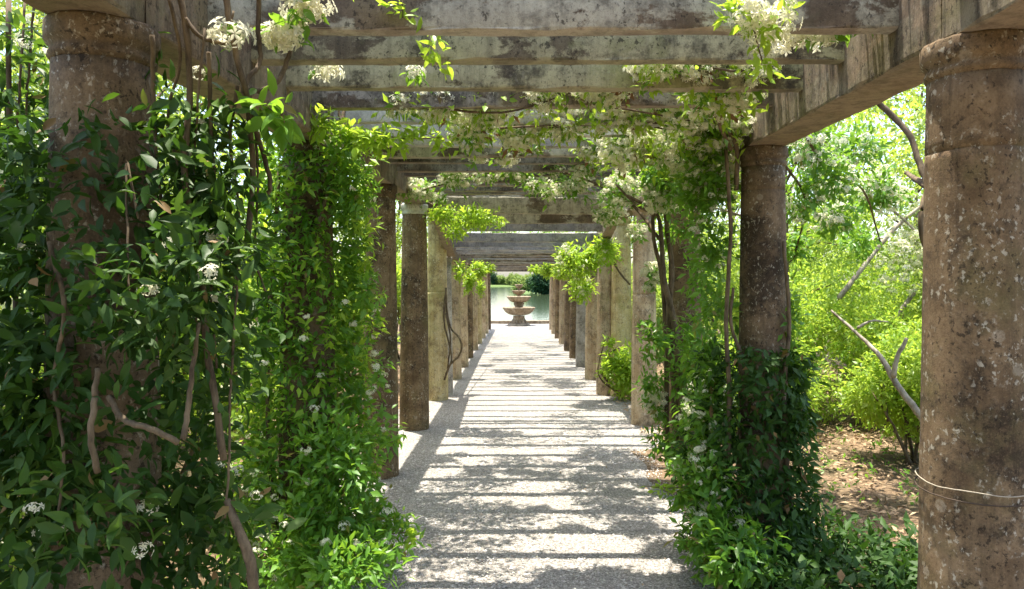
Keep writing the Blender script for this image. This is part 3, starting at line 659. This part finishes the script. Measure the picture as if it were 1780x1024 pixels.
# bare limbs in the right gap
woody('leaning_tree', 'leaning pale barked tree with snapped fork left of the huge right column', 'tree',
      [([P(1660, 880, 5.6), P(1612, 745, 5.6), P(1560, 670, 5.7), P(1530, 620, 5.8), P(1490, 580, 6.0), P(1445, 540, 6.2)], .034, .009),
       ([P(1553, 655, 5.7), P(1560, 620, 5.65), P(1577, 588, 5.6)], .02, .015), ([P(1490, 570, 6.0), P(1515, 558, 6.0), P(1545, 560, 6.1)], .012, .005)], 'bark_pale', P(1660, 880, 5.6))
woody('climbing_vine', 'dark woody vine arching down from the side beam beside the huge right column', 'vine',
      [([P(1505, 160, 4.2), P(1545, 195, 4.2), P(1583, 240, 4.15), P(1600, 290, 4.1), P(1612, 325, 4.05), P(1602, 370, 4.0), P(1605, 410, 4.0), P(1622, 450, 4.0)], .016, .02),
       ([P(1620, 120, 4.4), P(1622, 190, 4.4), P(1615, 260, 4.3), P(1608, 310, 4.1)], .012, .017), ([P(1612, 325, 4.05), P(1590, 310, 4.2), P(1575, 300, 4.4)], .02, .012)], 'bark', P(1622, 450, 4.0))

# ------------------------------------------------------------------ far bank
for i, (x, D, h, w, mk, lab) in enumerate([(3.2, 120, 3.4, 4.2, 'leaf_far_dark', 'dark rounded evergreen on the right bank of the pond'), (6.6, 122, 4.2, 5.0, 'leaf_far_dark', 'taller dark evergreen at the right of the pond opening'), (10.5, 121, 5, 6, 'leaf_far_dark', 'dark evergreen hidden by the right columns beyond the pond'), (.4, 150, 2.8, 4.4, 'leaf_far', 'small green bush on the spit beyond the fountain')]):
    tree(x, D, h, w, mk, lab, n=900, leaf=.5, trunk=.15, z_low=.12, clumps=14, group='trees across the pond', zb=-.6)
spit = grid_me('bank', np.linspace(-3.5, 60, 40), np.linspace(112, 165, 24), lambda X, Y: -.6 + .35 * np.clip(1 - ((Y - 138) / 24) ** 2, -1, 1) * np.clip((X + 3) / 4, -1, 1) - .12, M['soil'])
tag(link('bank', spit), 'low bank reaching into the pond from the right', None, kind='structure')
far_lab = ['dark green tree at the left end of the far bank', 'pale yellow green tree on the far bank', 'light green tree on the far bank left of the fountain', 'mid green tree on the far bank behind the fountain top', 'light tree on the far bank right of the fountain', 'pale tree on the far bank behind the evergreens']
for i, x in enumerate([-12.5, -8.6, -3.4, 1.6, 7.5, 13.0]):
    tree(x, 285 + 3 * (i % 2), [4.8, 3.6, 4.4, 3.6, 4.6, 5.5][i], 5.5, 'leaf_far_dark' if i in (0,) else 'leaf_far', far_lab[i], n=600, leaf=.55, trunk=.16, z_low=.2, clumps=12, group='trees across the pond', zb=-.5)
tn = []
for i in range(24):
    x = -165 + i * 14 + random.uniform(-4, 4)
    if -14 < x < 16: continue
    hh = random.uniform(7, 12); nn, dd = blob_nodes(blobs_around((x, 295 + random.uniform(0, 8), hh * .5), (5, 4, hh * .38), 7, 3.2), 320, .2); tn.append((nn, dd))
a = sprigs(np.concatenate([q[0] for q in tn]), np.concatenate([q[1] for q in tn]), 4, 1.3, .8, .1, .6, .5)
tag(link('treeline', leaves_np(*a, T2, M['leaf_far'])), 'distant green treeline along the far pond bank', 'treeline', kind='stuff')
n = 5200; xx = rng.uniform(-160, 160, n); yy = 286 + rng.random(n) * 5; zz = -.5 + rng.random(n) ** 1.6 * 1.9 * (1 + .5 * np.sin(xx * .6)); nodes = np.stack([xx, yy, zz], -1)
a = sprigs(nodes, nrm(rng.normal(0, 1, (n, 3))), 3, .8, .8, 0, .6, .4)
tag(link('undergrowth', leaves_np(*a, T2, M['leaf_far'])), 'low green undergrowth along the far pond bank', 'undergrowth', kind='stuff')

# ------------------------------------------------------------------ climbers on the columns
def shell(cx, cy, z0, z1, rfun, n, inner=.16, th=None, p=.6):
    z = z0 + (z1 - z0) * rng.random(n); a = rng.random(n) * 2 * math.pi if th is None else rng.uniform(th[0], th[1], n)
    R_ = np.array([rfun(zz, aa) for zz, aa in zip(z, a)]); r = inner + (R_ - inner) * rng.random(n) ** p
    r *= 1 + .12 * np.sin(a * 5 + z * 9) + .1 * np.cos(z * 17 + a * 3)
    return np.stack([cx + r * np.cos(a), cy + r * np.sin(a), z], -1), np.stack([np.cos(a), np.sin(a), z * 0], -1)

# near left, dark
nodes, d = shell(LX, 2.05, 0, 2.0, lambda z, a: (.36 + .06 * math.sin(z * 5)) * (1 if z < 1.5 else max(.5, 1 - (z - 1.5) * .6)), 1550, .155)
A1 = sprigs(nodes, d, 5, .056, .7, .35, .55, .03)
bl = blobset([(330, 200, 1.95, .09, 1.3), (390, 260, 2.0, .10, 1.2), (360, 330, 1.9, .13, 1.3), (385, 420, 1.9, .11, 1.4), (60, 420, 2.1, .2, 1.2), (40, 250, 2.4, .2, 1.5), (30, 560, 2.0, .2, 1.4), (250, 520, 1.75, .15, 1.4), (60, 800, 1.9, .2, 1.4), (150, 900, 1.7, .16, 1.2), (365, 600, 1.9, .12, 1.5), (375, 900, 1.95, .13, 1.5), (250, 110, 2.1, .07, 1.5), (20, 120, 2.3, .16, 1.5), (80, 330, 2.1, .1, 1.6), (60, 700, 1.9, .2, 1.4), (340, 480, 1.75, .12, 1.4)])
nodes, d = blob_nodes(bl, 820, .1); A1b = sprigs(nodes, d, 5, .056, .8, .35, .6, .03)
nodes, d = blob_nodes(bl, 45, .8)
st1 = [([P(165, 690, 1.66), P(158, 760, 1.64), P(170, 820, 1.66)], .007, .007), ([P(170, 640, 1.68), P(165, 690, 1.66)], .006, .007),
       ([P(190, 690, 1.68), P(215, 730, 1.66), P(260, 745, 1.64), P(310, 770, 1.66)], .007, .007), ([P(345, 560, 1.72), P(335, 640, 1.7), P(328, 700, 1.7), P(318, 765, 1.68)], .005, .007),
       ([P(395, 870, 1.85), P(415, 920, 1.82), P(435, 975, 1.82), P(445, 1060, 1.85)], .009, .015),
       ([P(390, -20, 2.0), P(405, 70, 2.0), P(425, 150, 2.0), P(440, 210, 2.05), P(455, 260, 2.1), P(470, 320, 2.1), P(460, 345, 2.1)], .009, .006),
       ([P(450, -20, 2.1), P(450, 60, 2.1), P(452, 110, 2.1), P(432, 135, 2.05), P(420, 170, 2.0)], .007, .007), ([P(505, 90, 2.2), P(485, 140, 2.15), P(455, 158, 2.1), P(432, 170, 2.05), P(440, 300, 2.05), P(430, 420, 2.0)], .007, .009),
       ([P(310, -20, 1.95), P(325, 60, 1.95), P(330, 160, 1.95), P(320, 300, 1.9), P(345, 430, 1.9), P(360, 600, 1.85), P(390, 800, 1.85)], .008, .009),
       ([P(320, 30, 1.95), P(350, 65, 1.95), P(395, 78, 2.0)], .007, .005), ([P(120, 80, 2.1), P(110, 180, 2.05), P(120, 320, 2.0), P(130, 500, 2.0)], .008, .008),
       ([P(15, 0, 2.3), P(18, 300, 2.3), P(30, 600, 2.2)], .008, .008), ([P(240, 380, 1.8), P(220, 280, 1.84), P(222, 400, 1.78), P(225, 560, 1.7)], .003, .003)]
thin = []
for px, y0, y1, D in [(125, 70, 420, 2.05), (135, 90, 520, 2.0), (30, 0, 500, 2.3), (60, -10, 420, 2.3), (270, 60, 500, 1.95), (300, -10, 420, 1.95), (345, 50, 560, 1.95), (370, 90, 640, 1.95), (410, 150, 520, 2.05), (455, 230, 520, 2.1), (400, 480, 900, 1.9), (100, 420, 900, 1.75)]:
    thin.append(([P(px + random.uniform(-14, 14), y0 + (y1 - y0) * k / 4, D + random.uniform(-.03, .03)) for k in range(5)], random.uniform(.003, .007), .003))
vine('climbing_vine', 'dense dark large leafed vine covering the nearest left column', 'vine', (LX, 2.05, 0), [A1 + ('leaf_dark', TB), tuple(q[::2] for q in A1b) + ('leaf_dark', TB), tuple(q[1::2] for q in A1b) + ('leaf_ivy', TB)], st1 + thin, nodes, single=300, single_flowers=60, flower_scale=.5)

# lit foliage hanging outside the near left column
bl = [(Vector((x, y, z)), (.3, .4, .3)) for x, y, z in [(-2.1, 2.8, 2.1), (-2.2, 2.7, 1.6), (-2.3, 2.6, 1.1), (-2.1, 2.9, .6), (-1.9, 3.2, 1.0), (-2.0, 3.4, 1.6), (-1.8, 3.3, .4)]]
nodes, d = blob_nodes(bl, 720, .2); a = sprigs(nodes, d, 5, .062, .7, .3, .7, .03); nodes, d = blob_nodes(bl, 110, .7)
vine('hanging_vine', 'mid green flowering vine curtain outside the dark vined left column', 'vine', (-2.0, 2.8, 0), [tuple(q[::2] for q in a) + ('leaf_bg', T4), tuple(q[1::2] for q in a) + ('leaf_lime', T4)], [([Vector((-2.0, 2.8, 0)), Vector((-2.1, 2.7, 1)), Vector((-2.0, 2.8, 2.4))], .015, .01)], nodes, single=120, single_flowers=80)

# second left, bright
nodes, d = shell(LX, 4.0, 0, 2.28, lambda z, a: (.31 + .12 * max(0, .9 - z)) * (1 if z < 1.7 else 1 - (z - 1.7) * .3), 2500, .15, p=.7)
A2l = sprigs(nodes, d, 5, .056, .75, .15, .7, .025)
bl = blobset([(600, 270, 3.8, .13, 1.0), (620, 330, 3.8, .1, 1.4), (640, 500, 3.8, .07, 1.6), (650, 640, 3.8, .06, 1.2), (670, 750, 3.8, .08, 1.2), (680, 930, 3.6, .14, .8), (570, 900, 3.6, .26, .9), (520, 980, 3.4, .22, .7), (610, 990, 3.3, .24, .6), (520, 340, 4.0, .1, 1.2), (590, 800, 3.6, .2, 1.4), (700, 930, 3.6, .05, .6)])
nodes, d = blob_nodes(bl, 900, .15); A2b = sprigs(nodes, d, 5, .058, .75, .15, .8, .025)
nodes, d = blob_nodes(bl, 45, .85); n2, d2 = shell(LX, 4.0, 0, 1.5, lambda z, a: .42, 110, .36)
n4, d4 = shell(LX, 4.0, .2, 2.25, lambda z, a: .34, 520, .27); A2m = sprigs(n4, d4, 5, .06, .75, .1, .8, .025)
vine('climbing_vine', 'bright green jasmine vine wrapped round the second left column', 'vine', (LX, 4.0, 0), [A2l + ('leaf_mid', T4), A2m + ('leaf_lime', T4), A2b + ('leaf_mid', T4)],
     [([Vector((LX + .1, 3.85, 0)), Vector((LX + .2, 3.84, .7)), Vector((LX + .02, 3.82, 1.4)), Vector((LX + .18, 3.86, 2.2)), P(600, 180, 4.0)], .014, .01), ([P(620, 260, 3.85), P(590, 200, 3.9), P(600, 150, 3.95)], .008, .006),
      ([Vector((LX - .1, 3.84, 0)), Vector((LX - .17, 3.86, 1)), Vector((LX - .1, 3.84, 2.2))], .012, .01)], np.concatenate([nodes, n2]), single=300, single_flowers=90, flower_scale=.5)

# second right, ivied foot and curtain to its left
def r2(z, a):
    return .20 + .10 * max(0, 1.2 - z) + (.14 if math.cos(a) < -.2 else 0)
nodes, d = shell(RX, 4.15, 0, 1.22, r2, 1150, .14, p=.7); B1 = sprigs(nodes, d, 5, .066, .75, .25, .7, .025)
bl = blobset([(1235, 230, 4.2, .13, 1.2), (1225, 330, 4.2, .14, 1.3), (1235, 430, 4.2, .1, 1.5), (1240, 540, 4.2, .09, 1.5), (1235, 640, 4.2, .1, 1.4), (1230, 720, 4.1, .14, 1.3), (1225, 830, 4.0, .16, 1.2), (1240, 920, 3.9, .18, 1.0), (1280, 960, 3.7, .2, .7), (1190, 860, 4.0, .08, .6), (1370, 560, 4.1, .07, 2.0), (1380, 640, 4.1, .08, 1.0)])
nodes, d = blob_nodes(bl, 900, .15); B2 = sprigs(nodes, d, 5, .064, .75, .2, .7, .025)
fn, _ = blob_nodes(bl[:3] + bl[5:8], 150, .75)
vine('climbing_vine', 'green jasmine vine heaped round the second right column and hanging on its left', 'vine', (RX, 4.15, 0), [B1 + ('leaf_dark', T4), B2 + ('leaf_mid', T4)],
     [([P(1262, 900, 4.0), P(1268, 700, 4.0), P(1262, 560, 4.0), P(1270, 400, 4.0), P(1262, 260, 4.0)], .014, .010), ([P(1375, 900, 4.05), P(1362, 700, 4.0), P(1372, 560, 4.0), P(1362, 420, 4.0)], .016, .009), ([P(1290, 620, 4.0), P(1270, 560, 4.0), P(1275, 500, 4.0)], .01, .008)], fn, single=300, single_flowers=80, flower_scale=.5)

# ground cover right of it
n = 1500; xx = 1.05 + 1.35 * rng.random(n); yy = 2.9 + 1.7 * rng.random(n); keep = (xx - 1.35) * .55 + abs(yy - 3.75) * .75 + rng.normal(0, .12, n) < .72
nodes = np.stack([xx, yy, .03 + .2 * rng.random(n)], -1)[keep]; a = sprigs(nodes, nrm(rng.normal(0, 1, (len(nodes), 3))), 5, .07, .9, .0, .9, .03)
tag(link('ground_cover', leaves_np(*a, T4, M['leaf_dark'])), 'dark green creeping jasmine spreading over the soil at the foot of the right column', 'ground cover', kind='stuff')
n = 260; xx = 1.8 + 3 * rng.random(n); yy = 4.2 + 3.6 * rng.random(n); nodes = np.stack([xx, yy, .04 + .06 * rng.random(n)], -1); a = sprigs(nodes, nrm(rng.normal(0, 1, (n, 3))), 5, .055, .9, -.2, .9, .02)
tag(link('seedlings', leaves_np(*a, T4, M['leaf_mid'])), 'small green seedlings sprouting through the leaf litter in the clearing', 'seedlings', kind='stuff')

# third right: thick twisted trunks
st = [([P(1190, 800, 5.7), P(1185, 700, 5.7), P(1178, 620, 5.7), P(1172, 560, 5.7), P(1155, 490, 5.7), P(1150, 420, 5.7), P(1140, 370, 5.7), P(1090, 340, 5.7)], .035, .012),
      ([P(1175, 780, 5.75), P(1172, 660, 5.75), P(1163, 560, 5.75), P(1168, 470, 5.75), P(1160, 400, 5.75), P(1150, 330, 5.75), P(1120, 260, 5.6)], .03, .014),
      ([P(1160, 800, 5.8), P(1158, 600, 5.8), P(1150, 480, 5.8), P(1135, 400, 5.75), P(1142, 300, 5.7)], .022, .012),
      ([P(1240, 560, 5.9), P(1205, 440, 5.9), P(1225, 300, 5.8)], .01, .008), ([P(1140, 375, 5.7), P(1105, 355, 5.7), P(1070, 320, 5.7)], .012, .008)]
bl = blobset([(1180, 800, 5.4, .12, 1.0), (1150, 770, 5.5, .1, .8), (1140, 590, 5.6, .1, 1.6), (1200, 640, 5.6, .14, 1.4), (1210, 740, 5.4, .14, 1.4), (1130, 660, 5.7, .09, 1.0), (1160, 410, 5.8, .07, 1.2), (1195, 300, 5.3, .2, 1.2), (1150, 300, 5.5, .14, 1.2), (1190, 400, 5.5, .08, 1.4), (1225, 480, 5.2, .12, 1.6), (1215, 600, 5.2, .13, 1.6), (1230, 700, 5.0, .14, 1.3), (1140, 700, 5.8, .07, 1.6), (1135, 480, 5.9, .05, 2)])
nodes, d = blob_nodes(bl, 900, .15); a = sprigs(nodes, d, 5, .066, .8, .15, .8, .03); fn, _ = blob_nodes(bl[-3:], 170, .7)
vine('climbing_vine', 'old vine with thick twisted woody trunks before the third right column', 'vine', P(1175, 820, 5.75), [a + ('leaf_mid', T4)], st, fn, single=200, single_flowers=45)

# fifth right and first low columns: lime shoots and bare stems
st = [([P(1080, 690, 9.9), P(1050, 655, 9.8), P(1045, 640, 9.8), P(1060, 615, 9.9), P(1085, 600, 10)], .018, .010), ([P(1075, 685, 9.9), P(1040, 650, 9.8), P(1052, 590, 9.9)], .012, .008), ([P(1050, 420, 9.9), P(1075, 470, 9.9), P(1095, 495, 9.9)], .02, .012)]
bl = blobset([(1070, 640, 9.8, .2, 1.0), (1095, 640, 9.8, .22, 1.3), (1085, 675, 9.8, .16, .6), (1060, 440, 9.7, .12, 1.6), (1058, 600, 9.9, .08, 1)])
nodes, d = blob_nodes(bl, 420, .2); a = sprigs(nodes, d, 5, .08, .8, 0, .8, .03)
vine('creeping_vine', 'lime green shoots with pale bare stems at the pale yellow green column', 'vine', P(1080, 690, 9.9), [a + ('leaf_lime', T4)], st, None, single=60)
st = [([P(775, 500, 9.75), P(772, 560, 9.75), P(785, 620, 9.7), P(775, 650, 9.75)], .014, .010), ([P(772, 470, 9.9), P(780, 560, 9.8), P(800, 590, 9.6), P(800, 615, 9.6), P(782, 635, 9.7), P(773, 660, 9.8)], .012, .014), ([P(775, 545, 9.8), P(783, 590, 9.75), P(778, 640, 9.75)], .01, .01)]
woody('looping_vine', 'bare brown vine looping round the short grey left column', 'vine', st, 'bark', P(775, 660, 9.8))

# ------------------------------------------------------------------ overhead blossom
main = [(700, 175, 3.75, .07, .9), (760, 175, 3.8, .1, .9), (850, 175, 3.85, .12, .9), (820, 225, 4.0, .09, 1.0), (900, 225, 4.2, .10, 1.0), (950, 150, 3.7, .12, .8), (1050, 140, 3.6, .13, .8), (1060, 190, 4.1, .12, .8), (980, 200, 4.2, .13, 1.0), (1120, 180, 4.1, .15, .8),
        (1140, 110, 3.2, .09, .7), (1210, 110, 3.3, .11, .8), (1250, 150, 3.5, .14, .9), (1190, 180, 4.0, .15, .8), (1100, 250, 4.6, .15, .9), (1180, 250, 4.4, .16, .9), (1250, 220, 4.1, .14, .9), (1040, 250, 5.0, .13, .9), (1240, 300, 4.3, .13, 1.1), (1300, 120, 3.3, .09, .8), (1180, 60, 3.0, .05, .6)]
bl = blobset(main); nodes, d = blob_nodes(bl, 600, .0); a = sprigs(nodes, d, 5, .06, .8, .15, .7, .03)
n3, d3 = blob_nodes(bl, 130, .3); a3 = sprigs(n3, d3, 3, .06, .8, .6, .3, .03); fn, _ = blob_nodes([(c, (r[0] * 1.25, r[1] * 1.25, r[2] * 1.2)) for c, r in bl], 2700, .6); n5, d5 = blob_nodes([(c, (r[0] * 1.3, r[1] * 1.3, r[2] * 1.25)) for c, r in bl], 760, .5); a5 = sprigs(n5, d5, 5, .055, .8, .1, .7, .03)
stm = []
for i in range(16):
    p0 = Vector(random.choice(bl)[0]); p1 = Vector(random.choice(bl)[0])
    if (p0 - p1).length < 1.4: stm.append(([p0, p0.lerp(p1, .5) + Vector((0, random.uniform(-.15, .15), random.uniform(-.15, .05))), p1], .007, .004))
stm += [([P(1280, 330, 4.1), P(1275, 240, 4.0), P(1200, 190, 3.9), P(1080, 160, 3.8), P(960, 150, 3.8)], .014, .007), ([P(1270, 260, 4.0), P(1240, 180, 3.7), P(1260, 60, 3.1)], .012, .007)]
vine('flowering_vine', 'mass of cream jasmine blossom and leaves hanging under the cross beams towards the right', 'vine', P(1280, 330, 4.1), [a + ('leaf_mid', T4), a5 + ('leaf_lime', T4), a3 + ('leaf_dead', T4)], stm, fn, single=300, single_flowers=300, flower_scale=.66)

sec = [(640, 225, 4.9, .08, .7), (690, 215, 5.0, .08, .6), (880, 270, 5.4, .1, .8), (930, 245, 5.0, .09, .8), (830, 265, 5.4, .08, .8), (960, 330, 6.8, .1, .8), (1020, 280, 5.8, .13, 1), (1080, 330, 6.0, .16, 1), (1150, 340, 5.6, .14, 1.0), (1060, 370, 6.6, .14, .8), (960, 285, 6.2, .12, .9), (900, 290, 6.3, .14, .8), (850, 300, 6.4, .13, .8), (790, 305, 6.4, .14, .8), (730, 330, 6.8, .13, .7), (700, 320, 6.8, .12, 1.0), (1110, 400, 6.9, .08, 1.0), (1000, 320, 6.5, .12, .8), (930, 320, 6.6, .1, .8), (760, 345, 7.0, .08, .7)]
bl = blobset(sec); nodes, d = blob_nodes(bl, 640, .1); a = sprigs(nodes, d, 5, .062, .8, .1, .7, .03); fn, _ = blob_nodes(bl, 900, .5)
vine('flowering_vine', 'second garland of white jasmine draped across the beams behind the hanging mass', 'vine', P(1150, 340, 5.6), [a + ('leaf_mid', T4)], [([P(1150, 420, 5.7), P(1090, 350, 6.0), P(980, 300, 6.3), P(850, 300, 6.4), P(720, 335, 6.8)], .014, .007)], fn, single=200, single_flowers=260, flower_scale=.7)

lime = [(770, 375, 7.9, .15, .5), (820, 380, 7.9, .2, .5), (860, 385, 7.9, .1, .5), (790, 400, 8.1, .13, .6)]
bl = blobset(lime); nodes, d = blob_nodes(bl, 260, .1); a = sprigs(nodes, d, 5, .065, .8, 0, .8, .03)
vine('trailing_vine', 'lime green leafy spray hanging above the short grey left column', 'vine', P(770, 375, 7.9), [a + ('leaf_lime', T4)], [([P(742, 350, 7.9), P(800, 385, 7.9), P(865, 388, 7.9)], .006, .003)], None, single=100)
lime = [(610, 235, 3.8, .07, .9), (650, 240, 3.7, .08, .7), (690, 245, 3.7, .05, .8), (720, 230, 3.7, .04, .6), (560, 215, 3.7, .07, 1), (765, 245, 3.8, .03, .9)]
bl = blobset(lime); nodes, d = blob_nodes(bl, 95, .1); a = sprigs(nodes, d, 5, .06, .8, .1, .8, .02)
vine('trailing_vine', 'backlit lime shoots reaching out from the bright vined left column below the beams', 'vine', P(600, 260, 3.9), [a + ('leaf_lime', T4)], [([P(575, 270, 3.9), P(620, 225, 3.8), P(690, 240, 3.7), P(765, 240, 3.8)], .005, .002)], None, single=200)
far_l = [(1000, 460, 9.5, .2, 1.0), (985, 440, 9.6, .14, .8), (1030, 450, 9.5, .13, 1.2), (1010, 500, 9.8, .15, 1.2), (975, 470, 10.5, .12, .8), (1050, 430, 9.3, .12, 1.2)]
bl = blobset(far_l); nodes, d = blob_nodes(bl, 460, .1); a = sprigs(nodes, d, 5, .075, .8, .1, .8, .03); fn, _ = blob_nodes(bl, 55, .6)
vine('trailing_vine', 'light green vine bush hanging from the low right side beam over the far columns', 'vine', P(1040, 440, 9.6), [a + ('leaf_lime', T4)], [([P(1045, 430, 9.5), P(1010, 460, 9.5), P(1000, 520, 9.8)], .01, .005)], fn, single=100, single_flowers=55)
far2 = [(800, 470, 10.4, .07, 1.4), (830, 470, 14.0, .12, 1.3), (850, 465, 15.0, .12, .6), (815, 490, 12, .08, 2.0), (950, 470, 16, .16, .8), (930, 468, 17, .1, .5), (835, 500, 16.5, .06, 3.5)]
bl = blobset(far2); nodes, d = blob_nodes(bl, 380, .1); a = sprigs(nodes, d, 5, .08, .8, .1, .8, .03)
vine('trailing_vine', 'thin lime green vine strands over the far left columns at the pond opening', 'vine', P(800, 470, 10.4), [a + ('leaf_lime', T4)], [([P(790, 455, 10.3), P(815, 470, 12), P(850, 462, 16)], .01, .005)], None, single=60)

# single sprays near the top of the frame
def spray(label, cat, spec, n, mk, nf, size=.06, stems=(), single=300):
    bl = blobset(spec); nodes, d = blob_nodes(bl, n, .1); a = sprigs(nodes, d, 5, size, .8, .2, .7, .015)
    fn = blob_nodes(bl, nf, .4)[0] if nf else None
    vine('hanging_spray', label, cat, P(*spec[0][:3]), [a + (mk, TB)], stems, fn, single=single, group='leafy sprays hanging from the near beams')
spray('cream jasmine cluster with dark leaves hanging at the top left beams', 'spray', [(530, 30, 2.15, .05, .8), (500, 55, 2.15, .035, .8), (555, 10, 2.15, .04, .7)], 9, 'leaf_mid', 22, .05, [([P(540, -20, 2.2), P(530, 30, 2.15)], .003, .002)])
spray('small pair of cream flowers on bare vine near the top left', 'spray', [(400, 60, 2.0, .018, .5)], 2, 'leaf_mid', 3, .04, [([P(405, 20, 2.0), P(400, 60, 2.0)], .003, .002)])
spray('lime green sprig dangling before the second cross beam', 'spray', [(750, 75, 2.75, .045, 1.2), (760, 100, 2.75, .03, 1.0)], 9, 'leaf_lime', 0, .05, [([P(745, 50, 2.8), P(755, 105, 2.75)], .003, .002)])
spray('lime sprig drooping from the topmost beam', 'spray', [(700, 15, 2.4, .03, 1.2), (620, 5, 2.4, .02, .8)], 5, 'leaf_lime', 0, .045, [([P(700, -20, 2.42), P(700, 30, 2.4)], .002, .002)])
spray('lime green leaf cluster at the top right corner of the beams', 'spray', [(1290, 25, 2.35, .055, .9), (1330, 50, 2.35, .05, .9), (1320, 100, 2.45, .03, .9), (1355, 30, 2.35, .05, .8)], 24, 'leaf_lime', 14, .05, [([P(1290, -20, 2.4), P(1310, 50, 2.35), P(1325, 105, 2.45)], .004, .002)])
spray('cream blossom spray above the right side beam', 'spray', [(1410, 40, 2.6, .08, .6), (1470, 20, 2.6, .08, .6), (1440, 60, 2.65, .05, .5), (1380, 70, 2.65, .05, .5)], 30, 'leaf_mid', 34, .05, [([P(1500, 0, 2.7), P(1430, 45, 2.6), P(1380, 75, 2.65)], .005, .003)])
spray('thin leafy sprig with tiny flowers under the third cross beam at left', 'spray', [(565, 120, 3.0, .04, .6), (720, 125, 3.2, .02, 1.0), (880, 90, 2.9, .015, 1)], 9, 'leaf_mid', 5, .045, [([P(540, 105, 3.0), P(570, 125, 3.0)], .002, .002)])
spray('single lime sprig hanging low in the middle of the path', 'spray', [(760, 243, 4.0, .03, 1)], 4, 'leaf_lime', 0, .065, [([P(765, 215, 4.1), P(760, 250, 4.0)], .002, .002)])
spray('pale green leaves drooping on the bare stems beside the dark vine', 'spray', [(470, 190, 2.0, .05, .7), (450, 200, 2.0, .05, 1), (490, 205, 2.0, .03, .8)], 9, 'leaf_mid', 0, .075, [([P(440, 175, 2.05), P(490, 200, 2.0)], .003, .002)])
spray('lime shoot reaching from the ivied right column over the gravel', 'spray', [(1150, 850, 4.0, .05, .5), (1180, 850, 4.0, .04, .6), (1120, 848, 4.0, .03, .4)], 9, 'leaf_lime', 0, .05, [([P(1220, 845, 4.0), P(1160, 848, 4.0), P(1120, 845, 4.0)], .003, .002)])
spray('lime shoot on the gravel beside the green vine of the second left column', 'spray', [(712, 930, 3.6, .04, .8), (700, 905, 3.6, .03, 1)], 8, 'leaf_lime', 0, .055, [([P(650, 930, 3.6), P(715, 925, 3.6)], .003, .002)])

# vine mats lying on top of the beams
for (x, y, w, l, n, lab) in [(-.15, 6.3, 1.0, 1.0, 1200, 'thick jasmine mat lying on top of the beams above the shaded stretch of path'), (-.75, 4.7, .55, .7, 380, 'vine mat lying on the left side beam top'), (1.45, 3.0, .15, .9, 160, 'thin vine growth lying on the right side beam top'),
                             (.2, 12.9, 1.1, 1.6, 1300, 'vine mat on the roof of the low section'), (.1, 18.5, 1.1, 1.2, 600, 'vine mat on the far low roof'), (-.95, 5.2, .3, .8, 200, 'thin twiggy growth over the left ends of the near beams'), (.3, 8.2, .9, .8, 300, 'thin growth over the last tall beams'), (.1, 15.8, 1.0, 1.0, 380, 'thin growth over the middle of the low roof'), (-.5, .6, .8, .7, 360, 'vine mat on the beams above the camera')]:
    z = (Bbot(y) + .27) if y < 9 else A2(y) + .3
    bl = [(Vector((x + random.uniform(-w, w), y + random.uniform(-l, l), z + random.uniform(0, .12))), (.3, .3, .1)) for _ in range(12)]
    nodes, d = blob_nodes(bl, n, .1); a = sprigs(nodes, d, 5, .065, .8, .1, .8, .03); fn, _ = blob_nodes(bl, n // 6, .5)
    vine('roof_vine', lab, 'vine', (x, y, z), [a + ('leaf_mid', T4)], [([Vector((x - w, y - l, z - .04)), Vector((x, y, z)), Vector((x + w, y + l, z - .04))], .012, .008)], fn, single=0, single_flowers=0)
